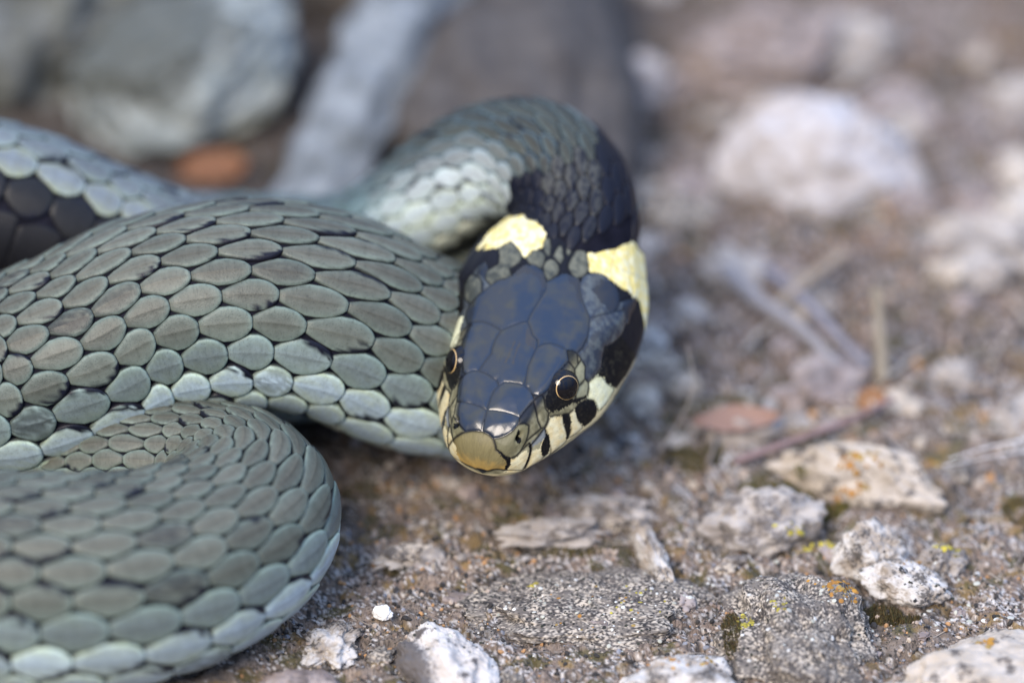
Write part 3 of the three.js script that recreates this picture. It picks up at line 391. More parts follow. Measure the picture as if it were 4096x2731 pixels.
  // eyes: a dark glossy ball with a thin golden ring
  for (const s of [-1, 1]) {
    const c = headWorld([s * 5.15, -0.45, -0.1]), look = V(0, 0, 0).addScaledVector(HEAD.l, s * 0.72).addScaledVector(HEAD.u, 0.54).addScaledVector(HEAD.f, 0.42).normalize();
    const turn = new THREE.Quaternion().setFromUnitVectors(V(0, 0, 1), look), ball = new THREE.SphereGeometry(1.78 * MM, 40, 28);
    const e = add(new THREE.Mesh(ball, eyeMat), 'eye', snake); e.position.copy(c).multiplyScalar(MM); e.quaternion.copy(turn);
    const ring = new THREE.SphereGeometry(1.792 * MM, 56, 3, 0, Math.PI * 2, 0.70, 0.055); ring.rotateX(Math.PI / 2);
    add(new THREE.Mesh(ring, irisMat), 'iris_ring', e);
  }
}
// ---------- body: one tube of skin, set with overlapping scales ----------
const PATH = [   // x, y, z, radius, and which way the back faces
  [4.6, 19.5, -11.7, 5.3, -0.15, 0.9, 0.4], [6.0, 21.5, -15.2, 6.0, -0.15, 0.9, 0.4], [6.6, 23.4, -19.0, 6.2, -0.1, 0.9, 0.42], [5.6, 25.4, -23.2, 6.3, -0.1, 0.95, 0.25], [2.6, 26.5, -26.5, 6.2, -0.15, 0.97, 0.1],
  [-1.8, 25.2, -28.6, 6.1, -0.35, 0.9, -0.3], [-6.3, 21.6, -29.8, 6.1, -0.5, 0.75, -0.5], [-10.4, 16.6, -31.4, 6.1, -0.5, 0.6, -0.65], [-16.7, 11, -34.4, 6.0, -0.4, 0.8, -0.5], [-30, 7, -40, 6.2, 0, 1, -0.1],
  [-50, 6.5, -43, 6.6, 0, 1, 0], [-75, 10, -46, 7.4, 0.2, 1, 0], [-93, 19, -40, 8.2, 0.4, 0.7, -0.5], [-76, 24, -29, 8.8, 0.1, 0.2, -1], [-51.5, 20.6, -26.2, 9.0, 0.1, 0.2, -1], [-41.8, 16.2, -25.6, 9.0, 0.1, 0.25, -1],
  [-31.9, 11.8, -26.6, 8.6, 0.1, 0.7, -0.7], [-23, 8.6, -29, 8, 0, 0.9, -0.4], [-22.5, 7.2, -35, 7.4, 0, 1, 0], [-33, 7.2, -35.5, 7.4, 0, 1, 0], [-52, 7.6, -32, 7.8, 0, 1, 0],
  [-86, 9, -31, 8.8, 0, 1, 0], [-119, 12, -20, 9.6, 0, 1, 0], [-122, 18, 0, 10, 0, 1, 0], [-101, 23.5, 5, 10.2, 0, 1, 0], [-77, 19.5, 0, 10.4, 0, 1, 0.05], [-61, 15, -4.6, 10.5, 0, 1, 0.05],
  [-50.8, 13.3, -6.2, 10.5, 0, 1, 0.05], [-43.4, 15.4, -7.5, 10.5, 0, 1, 0.05], [-35.9, 18.3, -9.4, 10.5, 0, 1, 0.05], [-26, 19.7, -10.3, 10.5, 0, 1, 0.05], [-18.6, 18.3, -10.6, 10.4, 0.1, 1, 0.05], [-11.2, 13.3, -12.1, 10.2, 0.2, 1, 0.05], [-4.6, 9.2, -15.2, 9.6, 0.2, 1, 0],
  [2.0, 8.3, -18.6, 8.8, 0, 1, 0], [3.6, 7.8, -24, 8.2, 0, 1, 0], [-4, 7.6, -29, 7.8, 0, 1, 0], [-14, 7.4, -24.5, 7.8, 0, 1, 0], [-36, 7.4, -20, 8.2, 0, 1, 0], [-60, 8.6, -20, 9, 0, 1, 0], [-84, 9.8, -14, 10, 0, 1, 0], [-93, 10.2, 5, 10.4, 0, 1, 0], [-76, 10.4, 22.5, 10.7, 0, 1, 0],
  [-48.8, 10.4, 24.4, 10.7, 0, 1, 0], [-39.4, 10.0, 23.6, 10.5, 0, 1, 0], [-33.4, 9.5, 21.0, 10.1, 0, 1, 0], [-28.2, 9.2, 16.4, 9.5, 0, 1, 0], [-25.9, 9.0, 11.2, 9.1, 0, 1, 0], [-27.2, 8.4, 6.0, 8.4, 0, 1, 0], [-30.9, 7.9, 2.4, 7.7, 0, 1, 0], [-36.5, 7.4, 0.6, 7.2, 0, 1, 0],
  [-46, 5.6, -2, 5.8, 0, 1, 0], [-57, 4.2, -8, 4.2, 0, 1, 0], [-70, 2.8, -18, 2.7, 0, 1, 0], [-84, 1.6, -32, 1.3, 0, 1, 0], [-92, 0.8, -44, 0.25, 0, 1, 0]];
const pitchOf = (s) => 0.45 + 0.07 * smooth(14, 30, s) * smooth(80, 60, s);
const BODY = (() => {
  const pts = PATH.map((p) => V(p[0], p[1], p[2])), N = 2600, S = [];
  // centripetal knots, so that radius and back direction follow the same parameter as the curve
  const curve = new THREE.CatmullRomCurve3(pts, false, 'centripetal');
  let len = 0, sigma = 0, last = null;
  for (let i = 0; i <= N; i++) {
    const u = i / N, q = u * (PATH.length - 1), k = Math.min(PATH.length - 2, Math.floor(q)), t = q - k, tt = t * t * (3 - 2 * t), A = PATH[k], B = PATH[k + 1];
    const c = curve.getPoint(u), r = lerp(A[3], B[3], tt), d = V(lerp(A[4], B[4], tt), lerp(A[5], B[5], tt), lerp(A[6], B[6], tt));
    if (last) { const ds = c.distanceTo(last); len += ds; sigma += ds / (pitchOf(len) * r); }
    S.push({ c, r, d, s: len, sigma }); last = c;
  }
  for (let i = 0; i <= N; i++) { S[i].t = S[Math.min(N, i + 4)].c.clone().sub(S[Math.max(0, i - 4)].c).normalize(); S[i].d.addScaledVector(S[i].t, -S[i].d.dot(S[i].t)).normalize(); S[i].b = new THREE.Vector3().crossVectors(S[i].d, S[i].t); }
  return S;
})();
const bodyLength = BODY[BODY.length - 1].s;
function bodyAt(key, v) { let lo = 0, hi = BODY.length - 1; while (hi - lo > 1) { const m = (lo + hi) >> 1; BODY[m][key] <= v ? lo = m : hi = m; } const A = BODY[lo], B = BODY[hi], t = clamp((v - A[key]) / (B[key] - A[key] || 1)); return { A, B, t, r: lerp(A.r, B.r, t), s: lerp(A.s, B.s, t), sigma: lerp(A.sigma, B.sigma, t), lo }; }
const tmp = V(0, 0, 0);
function onBody(s, th, h) {                           // th from the back (0); + is the snake's left
  const q = bodyAt('s', s), { A, B, t } = q, c = Math.cos(th), n = Math.sin(th), flat = 1 - 0.06 * smooth(1.9, 3.0, Math.abs(th)), R = (q.r * flat + h);
  return V(0, 0, 0).lerpVectors(A.c, B.c, t).addScaledVector(A.d, R * c * (1 - t)).addScaledVector(B.d, R * c * t).addScaledVector(A.b, R * n * (1 - t)).addScaledVector(B.b, R * n * t);
}
// skin
let body;
{
  const pos = [], idx = [], col = [], uv = [], M = 72, rows = Math.floor(bodyLength / 0.7);
  for (let i = 0; i <= rows; i++) { const s = bodyLength * i / rows, r = bodyAt('s', s).r; for (let j = 0; j <= M; j++) { const th = -Math.PI + 2 * Math.PI * j / M, p = onBody(s, th, -0.02 * r); pos.push(p.x, p.y, p.z); const n = fbm(p.x * 0.3, p.y * 0.3, p.z * 0.3, 2); col.push(...mix3([0.006, 0.006, 0.010], [0.014, 0.014, 0.022], clamp(0.4 + n))); uv.push(s, th * r); } }
  for (let i = 0; i < rows; i++) for (let j = 0; j < M; j++) { const q = i * (M + 1) + j; idx.push(q, q + M + 1, q + 1, q + 1, q + M + 1, q + M + 2); }
  body = add(new THREE.Mesh(geo(pos, idx, col, uv), skinMat), 'body', snake);
}
// scales
const rowAt = (k) => { const q = Math.abs(k) / 8.5; return Math.sign(k) * HALF * q * (0.71 + 0.29 * q * q); };
const ROWS = 17, HALF = 2.3, DTH = HALF * 2 / ROWS;
{
  const rand = rng(21);
  // what the camera sees of each: a coarse depth picture of the body and head
  const DW = 256, DH = 171, depth = new Float32Array(DW * DH).fill(9);
  const shot = (p) => { const d = tmp.copy(p).multiplyScalar(MM).sub(camera.position), z = -d.dot(CAMF.b); return [(0.5 + d.dot(CAMF.r) / z * FOCUS / 0.1) * DW, (0.5 * DH / DW - d.dot(CAMF.u) / z * FOCUS / 0.1) * DW, z]; };
  const splat = (p) => { const [x, y, z] = shot(p), i = Math.floor(x), j = Math.floor(y); for (let a = i; a <= i + 1; a++) for (let b = j; b <= j + 1; b++) if (a >= 0 && b >= 0 && a < DW && b < DH && z < depth[b * DW + a]) depth[b * DW + a] = z; };
  for (let s = 0; s < bodyLength; s += 0.35) for (let th = -3.14; th < 3.14; th += 0.04) splat(onBody(s, th, 0));
  for (let a = NAPE; a < TIP; a += 0.2) for (let f = -1; f < 1; f += 0.012) splat(headPoint(a, f));
  const seen = (p, n) => { const [x, y, z] = shot(p), i = Math.floor(x), j = Math.floor(y); const view = camera.position.clone().multiplyScalar(1000).sub(p).normalize().dot(n); if (i < 0 || j < 0 || i >= DW || j >= DH || z > depth[j * DW + i] + 0.0022) return 0; return Math.max(0, view); };
  const BLACK = [0.008, 0.009, 0.017];
  const list = [], total = BODY[BODY.length - 1].sigma;
  for (let i = 0; i < total; i++) for (let row = -8; row <= 9; row++) {
    const ventral = row === 9, sg = i + (row & 1 ? 0.5 : 0); if (sg > total - 1) continue;
    const q = bodyAt('sigma', sg), s = q.s, r = q.r, L = pitchOf(s) * r, th0 = ventral ? Math.PI : rowAt(row), af = Math.abs(th0);
    if (s < (af < 0.5 ? 3.0 : af < 0.8 ? 5.5 : 7.4)) continue;
    const nk = smooth(10, 30, s) * smooth(95, 70, s);
    const W = ventral ? (Math.PI - HALF) * r * 1.02 : (rowAt(Math.abs(row) + 0.5) - rowAt(Math.abs(row) - 0.5)) * r * (0.665 - 0.075 * (Math.abs(row) / 8) ** 3), ext = L * (ventral ? 0.52 : 0.50 + 0.08 * nk);
    const p0 = onBody(s, th0, 0), n0 = p0.clone().sub(V(0, 0, 0).lerpVectors(q.A.c, q.B.c, q.t)).normalize();
    const show = seen(p0, n0) * L * W; const vis = show > 0 || seen(onBody(s, th0 - 0.5 * W / r, 0), n0) > 0 || seen(onBody(s, th0 + 0.5 * W / r, 0), n0) > 0;
    const k = r / 10.4, big = vis || Math.abs(p0.x) < 60, SL = big ? [-1, -0.92, -0.7, -0.4, -0.1, 0.2, 0.42, 0.6, 0.74, 0.85, 0.92, 0.965, 0.985] : [-1, -0.5, 0.2, 0.7, 0.985], VL = big ? [-1, -0.965, -0.88, -0.72, -0.5, -0.28, -0.07, 0, 0.07, 0.28, 0.5, 0.72, 0.88, 0.965, 1] : [-1, -0.6, 0, 0.6, 1], nx = SL.length - 1, ny = ventral ? (big ? 28 : 10) : VL.length - 1;
    const pos = [], col = [], uv = [], idx = [], j1 = rand(), j2 = rand(), j3 = rand(), j4 = rand(), keel = ventral ? 0 : af > 1.75 ? 0 : 1;
    // colour of this scale
    const neck = smooth(42, 26, s), up = 1 - smooth(0.55, 1.25, af), low = smooth(1.1, 1.8, af), v = 0.80 + 0.38 * j1;
    let c0 = mix3(mix3([0.128, 0.24, 0.25], [0.122, 0.172, 0.178], up), [0.47, 0.58, 0.62], low);
    if (s > 340) c0 = mix3(c0, [0.15, 0.145, 0.10], smooth(345, 385, s) * (1 - low) * 0.75);
    c0 = mix3(c0, mix3(mix3([0.075, 0.10, 0.09], [0.062, 0.07, 0.055], up), [0.58, 0.66, 0.66], smooth(0.6, 1.7, af)), neck);
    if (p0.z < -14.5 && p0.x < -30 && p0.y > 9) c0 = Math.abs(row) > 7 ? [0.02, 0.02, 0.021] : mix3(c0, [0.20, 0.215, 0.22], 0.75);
    c0 = c0.map((x) => x * v);
    const patch = fbm(p0.x * 0.16 + 40, p0.y * 0.16, p0.z * 0.16, 2);
    const collar = s < 14 + 8 * j3 && af > 0.35 + 0.03 * s - 0.08 * (th0 > 0 ? 1 : 0) && af < 1.9 && s > 3;
    const dark = s < 10 + 6 * j3 ? (af < 1.7 ? 1 : 0.5) : collar ? 1 : 0.5 * smooth(0.42, 0.55, patch);
    const inkAt = j2 < 0.26 + (af > 1.0 ? 0.3 : 0) ? (j3 < 0.5 ? 1 : -1) : 0;
    // outline: each scale shares its edges with the next rows, less a narrow gap; narrow in front, rounded behind
    const Wu = ventral ? 0 : (rowAt(row + 1) - rowAt(row)) * r, Wd = ventral ? 0 : (rowAt(row) - rowAt(row - 1)) * r, gap = k * (0.15 + 0.17 * smooth(0.9, 2, af) + 0.08 * j4) * (1 - 0.5 * nk);
    const span = (x) => { const t = x / (L / 2); return t < 0 ? 0.24 + 0.49 * Math.pow(clamp(1 + t), 0.8) : 0.73 * Math.pow(Math.max(0, 1 - Math.pow(t / 1.13, 2.5 - 0.5 * nk)), 0.52); };
    const P = (sv, vv) => {
      const x = lerp(-0.49, 0.563, (sv + 1) / 2) * L, hw = ventral ? W * (sv < 0.5 ? 1 : Math.pow(Math.max(0, 1 - ((sv - 0.5) / 0.5) ** 3), 0.5) * 0.06 + 0.94) : Math.max(0.04 * k, span(x) * (vv > 0 ? Wu : Wd) - gap);
      return [s + x, th0 + vv * hw / r, hw];
    };
    const vAt = (b) => { if (!ventral) return VL[b]; const t = 2 * b / ny - 1; return Math.sign(t) * Math.pow(Math.abs(t), 0.8); };
    for (let a = 0; a <= nx; a++) for (let b = 0; b <= ny; b++) {
      const sv = SL[a], vv = vAt(b), [S, T, hw] = P(sv, vv), edge = (1 - Math.abs(vv)) * hw, tail = (1 - sv) * ext, e = Math.min(edge, tail * 0.8, (sv + 1) * ext + 0.15), lip = 1 - Math.exp(-e / (0.065 * k + 0.025));
      let h = k * (0.05 + (0.26 + 0.30 * nk) * (sv + 1) / 2 + 0.065 * (1 - vv * vv) * (1 - 0.3 * sv)) * lip - 0.16 * k * (1 - lip);
      if (keel) h += k * 0.05 * Math.exp(-((vv * hw / (0.10 * k)) ** 2)) * smooth(-0.9, -0.3, sv) * smooth(1.0, 0.6, sv);
      if (a === 0 || b === 0 || b === ny || a === nx) h = -0.32 * k;
      h += k * 0.02 * (j4 - 0.5);
      const p = onBody(S, T, h); pos.push(p.x, p.y, p.z); uv.push(S, T * r);
      const n = fbm(p.x * 1.6, p.y * 1.6, p.z * 1.6, 2), rim = Math.exp(-Math.max(0, e - 0.1 * k) / (0.22 * k)) * (sv > -0.2 ? 1 : 0.3);
      let c = mix3(c0, c0.map((x) => x * 0.80), clamp(0.5 + 0.6 * n));
      c = mix3(c, [c[0] * 0.98 + 0.006, c[1] * 0.86, c[2] * 0.80], clamp(1 - Math.abs(vv) * 1.4) * (1 - low) * 0.55);
      c = mix3(c, [c[0] * 1.25 + 0.10, c[1] * 1.25 + 0.16, c[2] * 1.2 + 0.135], rim * (c0[0] < 0.056 ? 0.04 : 0.9) * (1 - 0.7 * neck));
      if (neck > 0.2 && neck < 0.999 || s < 30 && s > 7) c = mix3(c, [0.16, 0.26, 0.32], 0.8 * rim * (th0 > 0 ? 1 : 0.4));  // blue sheen painted into the neck scale rims, stronger on one side
      if (low > 0.3 && c0[0] > 0.06) c = mix3(c, [c[0] * 1.15 + 0.06, c[1] * 1.12 + 0.05, c[2] * 0.8], low * clamp(Math.abs(vv) * 0.9 - 0.15 + 0.5 * n));
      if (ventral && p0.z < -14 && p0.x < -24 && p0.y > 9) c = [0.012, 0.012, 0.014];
      else if (ventral) c = mix3([0.02, 0.02, 0.022], [0.62, 0.64, 0.50], smooth(0.58, 0.74, Math.abs(vv) + 0.25 * n + 0.12 * (j2 - 0.5)));
      if (keel) c = mix3(c, c.map((x) => x * 0.62), 0.6 * Math.exp(-(((vv * hw + 0.10 * k) / (0.07 * k)) ** 2)) * smooth(-0.8, -0.3, sv) * smooth(0.95, 0.6, sv));
      // black marks, mostly at the free edges
      const fade = sv < 0.75 ? 0 : 0, m = inkAt ? smooth(0.62, 0.72, sv * 0.35 + inkAt * vv * 0.75 + 0.35 * n + 0.1 * j4 + fade) : 0;
      c = mix3(c, BLACK, Math.max(m, dark * (ventral ? 0.5 : 1) * smooth(-0.2, 0.1, 0.35 + n + (dark > 0.9 ? 1 : 0) - (1 - dark) * 0.4)));
      c = mix3(c, [0.014, 0.013, 0.018], smooth(0.20 * k, 0.06 * k, e + 0.06 * k * n) * (sv > -0.6 ? 0.96 : 0.6));
      if (s < 13 && dark > 0.9) c = mix3(c, [0.10, 0.10, 0.085], 0.8 * (af < 0.42 ? smooth(0.1, 0.5, 0.3 + n + 0.1 * j1) : 0) * smooth(2, 12, s));
      col.push(...c);
    }
    for (let a = 0; a < nx; a++) for (let b = 0; b < ny; b++) { const q0 = a * (ny + 1) + b; idx.push(q0, q0 + ny + 1, q0 + 1, q0 + 1, q0 + ny + 1, q0 + ny + 2); }
    list.push({ g: geo(pos, idx, col, uv), show, ventral });
  }
  list.sort((x, y) => y.show - x.show);
  const own = list.slice(0, 300), rest = list.slice(300);
  console.log('scales', list.length, 'shown', list.filter((x) => x.show > 0).length);
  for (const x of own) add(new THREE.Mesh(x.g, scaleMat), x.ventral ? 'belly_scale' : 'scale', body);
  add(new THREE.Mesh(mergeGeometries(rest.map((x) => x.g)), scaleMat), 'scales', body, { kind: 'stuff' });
}

// ---------- things lying about ----------
const thing = (mesh, name, label, category, group) => { add(mesh, name, null, { label, category }); if (group) mesh.userData.group = group; return mesh; };
const plain = (rgb, rough = 0.8) => new THREE.MeshStandardMaterial({ color: new THREE.Color().setRGB(...rgb), roughness: rough });
const g0 = (x, z) => groundH(x, z);
{ // the white pebble
  const m = stoneMesh([-12.6, g0(-12.6, 15.2) + 0.7, 15.2], [1.0, 0.78, 0.72], -0.5, 'white', 3.3, 0.12, 0.2, 0.6);
  const c = m.geometry.attributes.color; for (let i = 0; i < c.count; i++) c.setXYZ(i, 0.9, 0.885, 0.84);
  m.material = new THREE.MeshPhysicalMaterial({ vertexColors: true, roughness: 0.4 });
  thing(m, 'pebble', 'small smooth bright white pebble lying on the grit beside the front coil', 'pebble');
  thing(stoneMesh([-8.4, g0(-8.4, 16.3) + 0.25, 16.3], [0.5, 0.42, 0.42], 0, 'slate', 8, 0.15, 0, 0.3), 'pebble', 'tiny blue-grey pebble just right of the bright white pebble', 'pebble');
}
// rocks behind
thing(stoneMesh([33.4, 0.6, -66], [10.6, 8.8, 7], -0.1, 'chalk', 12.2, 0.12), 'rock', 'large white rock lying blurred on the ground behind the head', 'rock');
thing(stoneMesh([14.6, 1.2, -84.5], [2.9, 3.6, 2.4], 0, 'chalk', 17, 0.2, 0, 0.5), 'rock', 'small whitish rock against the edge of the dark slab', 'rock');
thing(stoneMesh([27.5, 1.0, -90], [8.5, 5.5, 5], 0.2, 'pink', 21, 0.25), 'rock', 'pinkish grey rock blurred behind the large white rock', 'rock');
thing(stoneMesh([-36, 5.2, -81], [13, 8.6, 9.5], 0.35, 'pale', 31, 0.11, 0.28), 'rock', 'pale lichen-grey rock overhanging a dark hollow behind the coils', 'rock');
thing(stoneMesh([-58, 2, -98], [22, 17, 16], 0.2, 'mossy', 37, 0.25), 'rock', 'big dim grey-green rock in the far upper left corner', 'rock');
thing(stoneMesh([-20, 0, -116], [20, 20, 14], 0.2, 'slate', 41, 0.2), 'rock', 'dark brown rock filling the gap behind the pale rock', 'rock');
thing(stoneMesh([-0.6, 1, -84], [14.4, 13, 36], 0.07, 'slate', 45, 0.07, 0, 1, 0.85), 'rock', 'smooth dark slab of rock rising behind the raised neck', 'rock');
{ // a pale weathered root
  const pts = [[-23, 1.2, -57], [-19.8, 4.4, -63], [-16.2, 8.6, -71], [-12.0, 12.4, -81], [-8.6, 15.5, -92], [-5.5, 18, -107]].map((p) => V(...p)), c = new THREE.CatmullRomCurve3(pts), pos = [], col = [], uv = [], idx = [], N = 70, M = 40;
  for (let i = 0; i <= N; i++) { const u = i / N, p = c.getPoint(u), t = c.getTangent(u), s = new THREE.Vector3().crossVectors(t, V(0, 1, 0)).normalize(), w = new THREE.Vector3().crossVectors(s, t), r = lerp(3.6, 6.6, u); for (let j = 0; j <= M; j++) { const a = 2 * Math.PI * j / M, k = r * (1 + 0.3 * fbm(p.x * 0.12 + Math.cos(a), p.y * 0.12 + Math.sin(a), p.z * 0.12, 3)), q = p.clone().addScaledVector(s, Math.cos(a) * k).addScaledVector(w, Math.sin(a) * k * 0.8); pos.push(q.x, q.y, q.z); const n = fbm(q.x * 0.2, q.y * 0.2, q.z * 0.2, 3); col.push(...mix3([0.17, 0.19, 0.20], [0.36, 0.40, 0.43], clamp(0.5 + 1.3 * n))); uv.push(a * r, u * 60); } }
  for (let i = 0; i < N; i++) for (let j = 0; j < M; j++) { const q = i * (M + 1) + j; idx.push(q, q + M + 1, q + 1, q + 1, q + M + 1, q + M + 2); }
  thing(new THREE.Mesh(geo(pos, idx, col, uv), groundMat), 'root', 'thick pale blue-grey weathered root slanting up behind the raised neck', 'root');
}
// dry leaves: thin curled sheets with a little thickness
function leaf(c, len, wid, yaw, tilt, rgb, seed) {
  const pos = [], idx = [], N = 16, M = 8; let n = 0;
  for (const side of [1, -1]) { const o = n; for (let i = 0; i <= N; i++) for (let j = 0; j <= M; j++) { const u = i / N, v = j / M * 2 - 1, w = wid * Math.pow(Math.sin(Math.PI * clamp(u * 0.96 + 0.02)), 0.7) * (1 + 0.15 * fbm(u * 4 + seed, v, 1, 2)), x = (u - 0.5) * len, z = v * w, y = 0.25 * wid * (v * v) + 0.25 * wid * fbm(u * 3 + seed, v * 1.5, 2, 2) + side * 0.06; const X = x, Y = y * Math.cos(tilt) - z * Math.sin(tilt), Z = y * Math.sin(tilt) + z * Math.cos(tilt); pos.push(c[0] + X * Math.cos(yaw) + Z * Math.sin(yaw), c[1] + Y, c[2] - X * Math.sin(yaw) + Z * Math.cos(yaw)); n++; }
    for (let i = 0; i < N; i++) for (let j = 0; j < M; j++) { const q = o + i * (M + 1) + j; side > 0 ? idx.push(q, q + 1, q + M + 1, q + 1, q + M + 2, q + M + 1) : idx.push(q, q + M + 1, q + 1, q + 1, q + M + 1, q + M + 2); } }
  return new THREE.Mesh(geo(pos, idx), plain(rgb, 0.75));
}
thing(leaf([-32.6, 1.2, -66.5], 8, 2.4, 0.2, 0.35, [0.20, 0.085, 0.035], 1), 'leaf', 'orange-brown dry leaf in the dark hollow under the pale rock', 'leaf');
thing(leaf([22.8, 1.2, -17.5], 9, 1.6, 0.12, 0.4, [0.30, 0.18, 0.13], 2), 'leaf', 'pinkish brown dry leaf scrap on the ground right of the head', 'leaf');
thing(leaf([36.6, 1.4, -21], 3.6, 1.3, 0.6, 0.7, [0.32, 0.16, 0.07], 3), 'leaf', 'small rust-orange leaf scrap at the end of the reddish twig', 'leaf');
function stem(points, r0, r1, rgb) { const c = new THREE.CatmullRomCurve3(points.map((p) => V(...p))), g = new THREE.TubeGeometry(c, 60, 1, 8), p = g.attributes.position, f = []; for (let i = 0; i < p.count; i++) { const k = Math.floor(i / 9), u = k / 60, o = c.getPointAt(u), q = V(p.getX(i), p.getY(i), p.getZ(i)).sub(o).multiplyScalar(lerp(r0, r1, u) * (1 + 0.15 * noise3(u * 9, r0 * 7, 1))).add(o).multiplyScalar(MM); p.setXYZ(i, q.x, q.y, q.z); } g.computeVertexNormals(); return new THREE.Mesh(g, plain(rgb, 0.7)); }
thing(stem([[22.8, 0.8, -46.5], [25.6, 1.6, -40], [30.3, 1.0, -34.6], [34.5, 0.6, -27]], 1.0, 0.6, [0.27, 0.255, 0.26]), 'straw', 'thick pale grey stalk, left of two running side by side', 'straw', null);
thing(stem([[27, 1.2, -46], [30.5, 1.8, -39.5], [34, 1.2, -33], [37, 0.5, -28.5]], 0.7, 0.5, [0.23, 0.22, 0.25]), 'straw', 'thinner bluish grey stalk, right of two running side by side', 'straw', null);
thing(stem([[27.4, 1.4, -38.2], [31, 2.2, -42.5], [35.2, 2.6, -47.5]], 0.75, 0.6, [0.33, 0.26, 0.19]), 'straw', 'beige dry stalk crossing behind the pale grey stalks', 'straw', null);
thing(stem([[38.3, 0.4, -26], [38.0, 4.2, -29], [37.6, 8, -32]], 0.8, 0.5, [0.26, 0.22, 0.16]), 'straw', 'short olive-brown stub standing right of the pale stalks', 'straw', null);
thing(stem([[22.5, 0.7, -10.8], [28, 1.3, -13.4], [33.5, 1.5, -16.6], [39, 1.9, -20.4]], 0.42, 0.3, [0.24, 0.16, 0.15]), 'twig', 'thin reddish twig lying behind the cream ridge of stone', 'twig');
thing(stem([[14.8, 0.2, -13.2], [16.9, 3.6, -13.6], [18.3, 8, -14], [17.6, 12.4, -14.6]], 0.07, 0.045, [0.62, 0.55, 0.48]), 'hair', 'fine pale hair standing curved from the ground right of the head', 'hair');
thing(stem([[44, 2.0, -9.4], [48, 2.9, -10.2], [54, 3.8, -11.2]], 0.05, 0.05, [0.8, 0.8, 0.82]), 'thread', 'upper of two white threads at the right edge', 'thread');
thing(stem([[43.4, 1.6, -8.8], [48, 2.2, -9.4], [54, 2.8, -10.2]], 0.05, 0.05, [0.7, 0.7, 0.72]), 'thread', 'lower of two white threads at the right edge', 'thread');
// lichens and moss: set on whatever surface lies below
const ray = new THREE.Raycaster(), surfaces = [ground, ...ground.children]; scene.updateMatrixWorld(true);
function drop(x, z) { let best = null; ray.set(V(x, 30, z).multiplyScalar(MM), V(0, -1, 0)); for (const o of surfaces) { if (o !== ground) { o.geometry.boundingBox ?? o.geometry.computeBoundingBox(); const b = o.geometry.boundingBox; if (x * MM < b.min.x || x * MM > b.max.x || z * MM < b.min.z || z * MM > b.max.z) continue; const h = ray.intersectObject(o, false)[0]; if (h && (!best || h.point.y > best.p.y)) best = { p: h.point.clone(), n: h.face.normal.clone() }; } } const y = groundH(x, z) * MM; return best && best.p.y > y ? best : { p: V(x * MM, y, z * MM), n: V(0, 1, 0) }; }
function patch(name, label, shape, material, spots, tones, seed, flat) {
  const R = rng(seed), total = spots.reduce((s, q) => s + q[4], 0), im = new THREE.InstancedMesh(shape, material, total), m = new THREE.Matrix4(), q = new THREE.Quaternion(), t = new THREE.Quaternion(), cc = new THREE.Color(); let i = 0;
  for (const [x, z, rx, rz, n, a0, a1] of spots) for (let k = 0; k < n; k++) { const a = R() * 6.28, d = Math.sqrt(R()), s = drop(x + Math.cos(a) * d * rx, z + Math.sin(a) * d * rz), size = lerp(a0, a1, R() ** 2) * MM; q.setFromUnitVectors(V(0, 1, 0), s.n.lengthSq() > 0.1 ? s.n.normalize() : V(0, 1, 0)); if (!flat) q.multiply(t.setFromEuler(new THREE.Euler((R() - 0.5) * 1.5, R() * 6, (R() - 0.5) * 1.5))); else q.multiply(t.setFromEuler(new THREE.Euler(0, R() * 6, 0))); m.compose(s.p, q, V(size * (0.8 + 0.5 * R()), size * (flat ? 0.35 : 1), size)); im.setMatrixAt(i, m); const c = tones[Math.floor(R() * tones.length)], v = 0.75 + 0.5 * R(); im.setColorAt(i++, cc.setRGB(c[0] * v, c[1] * v, c[2] * v)); }
  add(im, name, null, { kind: 'stuff', label });
}
const button = new THREE.SphereGeometry(1, 10, 6), blade = new THREE.ConeGeometry(0.22, 1.6, 5).translate(0, 0.6, 0), stuffMat = new THREE.MeshStandardMaterial({ roughness: 0.85 });
patch('lichen', 'orange button lichens on the dark boulder and nearby stones', button, stuffMat, [[32.0, 14.8, 1.7, 2.2, 70, 0.14, 0.36], [31, 12, 2.6, 2.6, 16, 0.14, 0.3], [16.5, 24.5, 3, 2.4, 26, 0.12, 0.34], [46, 23, 1.2, 1, 9, 0.2, 0.4], [34.5, -6.3, 2.6, 1.3, 46, 0.2, 0.45], [40, 8, 2, 2, 12, 0.12, 0.3], [40, -12, 3.4, 1.4, 50, 0.25, 0.5], [9, 15, 7, 4, 14, 0.1, 0.25]], [[0.40, 0.20, 0.03], [0.36, 0.17, 0.035], [0.32, 0.21, 0.06]], 31, true);
patch('lichen', 'yellow-green crust lichens in hollows between the stones', button, stuffMat, [[22.5, 17.8, 1.0, 1.6, 50, 0.1, 0.26], [26, 18, 1.2, 1, 16, 0.1, 0.22], [2.3, 10.2, 0.7, 0.6, 14, 0.1, 0.25], [30, 2.4, 4, 0.7, 40, 0.15, 0.35], [43, 5, 1.5, 1.2, 30, 0.12, 0.35], [12, 14, 3, 3, 14, 0.1, 0.22]], [[0.40, 0.33, 0.04], [0.26, 0.21, 0.04], [0.48, 0.40, 0.06]], 32, true);
patch('lichen', 'grey-white cup lichens dotted over the foreground', button, stuffMat, [[9.5, 14, 9, 6, 50, 0.1, 0.26], [0, 18, 12, 7, 40, 0.1, 0.24], [28, 17, 8, 8, 60, 0.1, 0.28], [44, 12, 6, 5, 40, 0.12, 0.34], [20, 8, 8, 6, 30, 0.12, 0.3]], [[0.56, 0.56, 0.50], [0.66, 0.64, 0.58], [0.45, 0.44, 0.36]], 33, true);
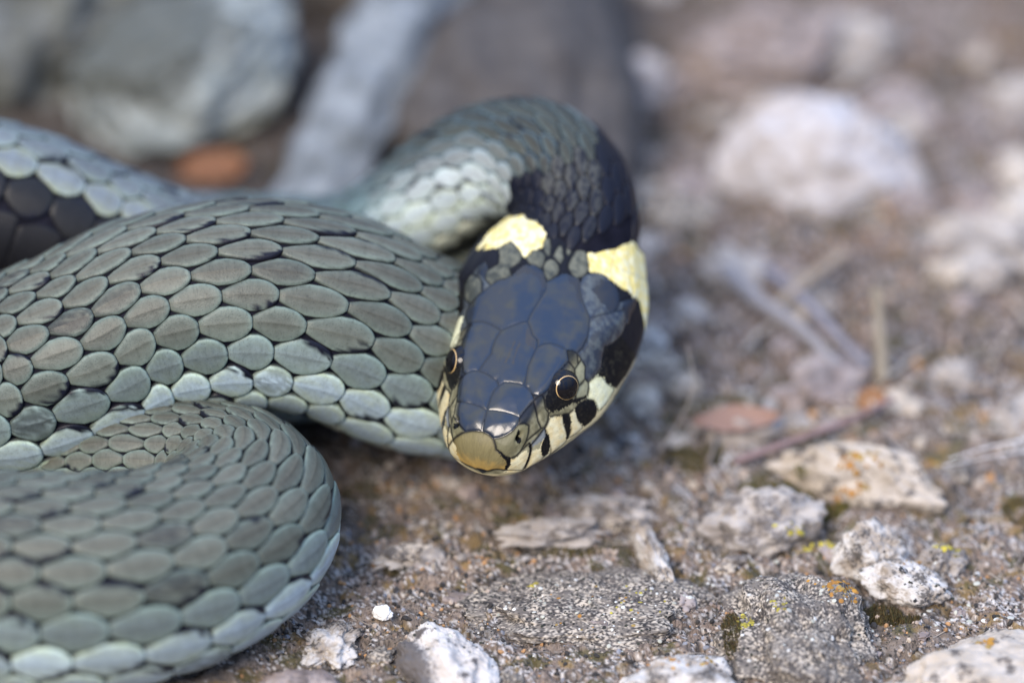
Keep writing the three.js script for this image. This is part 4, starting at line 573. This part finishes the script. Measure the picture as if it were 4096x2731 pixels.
patch('lichen', 'black crust lichens speckling the dark boulder and the ground', button, stuffMat, [[28, 16, 9, 10, 240, 0.06, 0.17], [8, 13, 13, 6, 300, 0.06, 0.18], [-3, 17, 12, 7, 300, 0.06, 0.18], [40, 13, 10, 8, 300, 0.06, 0.2], [18, 20, 7, 6, 240, 0.06, 0.18]], [[0.02, 0.02, 0.019], [0.045, 0.04, 0.036], [0.03, 0.032, 0.022]], 34, true);
patch('moss', 'dark olive-brown moss tufts beside the dark boulder', blade, stuffMat, [[36.3, 13.8, 2.0, 1.7, 900, 0.25, 0.6], [21.3, 18.5, 0.9, 3.2, 500, 0.2, 0.5], [38.6, 14.6, 1.3, 0.8, 300, 0.2, 0.5]], [[0.07, 0.045, 0.012], [0.05, 0.045, 0.012], [0.10, 0.07, 0.02]], 35, false);
patch('moss', 'olive moss cushion under the cream ridge of stone', blade, stuffMat, [[26.6, -7.0, 3.6, 1.8, 1500, 0.3, 0.7], [31, -4.6, 3, 1.2, 700, 0.3, 0.6]], [[0.12, 0.11, 0.02], [0.08, 0.08, 0.02], [0.17, 0.12, 0.03]], 36, false);
patch('moss', 'brown-green moss strip on the ground right of the head', blade, stuffMat, [[18, -13, 3.2, 2.2, 700, 0.3, 0.7], [53, -4, 4, 3, 900, 0.3, 0.7], [21, -21, 5, 2, 500, 0.3, 0.6], [6, 3.4, 3, 1, 300, 0.2, 0.5]], [[0.11, 0.09, 0.03], [0.08, 0.065, 0.025], [0.16, 0.11, 0.03]], 37, false);

{ // dry plant fibres strewn about
  const R = rng(77), bits = [];
  for (let k = 0; k < 130; k++) {
    const near = k < 70, x = near ? lerp(-18, 52, R()) : lerp(12, 66, R()), z = near ? lerp(-12, 30, R()) : lerp(-95, -14, R()), a = R() * 6.28, L = near ? 0.8 + 3 * R() * R() : 3 + 9 * R(), r = near ? 0.03 + 0.06 * R() : 0.12 + 0.28 * R(), h = groundH(x, z);
    if (x < -8 && z < 14 && x < 0) continue;
    const at = (u) => V(x + Math.cos(a) * L * u, h + r + 0.25 + (near ? 0.5 : 1.2) * Math.sin(u * 3 + k) * 0.5 + 0.3 * u, z + Math.sin(a) * L * u + 0.15 * L * Math.sin(u * 4 + k)).multiplyScalar(MM);
    const g = new THREE.TubeGeometry(new THREE.CatmullRomCurve3([at(-0.5), at(-0.2), at(0.2), at(0.5)]), 12, r * MM, 5), n = g.attributes.position.count, c = mix3([0.14, 0.10, 0.07], [0.46, 0.40, 0.33], R()), col = new Float32Array(n * 3); for (let i = 0; i < n; i++) col.set(c, i * 3);
    g.setAttribute('color', new THREE.BufferAttribute(col, 3)); bits.push(g);
  }
  add(new THREE.Mesh(mergeGeometries(bits), new THREE.MeshStandardMaterial({ vertexColors: true, roughness: 0.85 })), 'plant_fibres', null, { kind: 'stuff', label: 'dry plant fibres and bits of stem strewn over the ground' });
}

renderer.render(scene, camera);
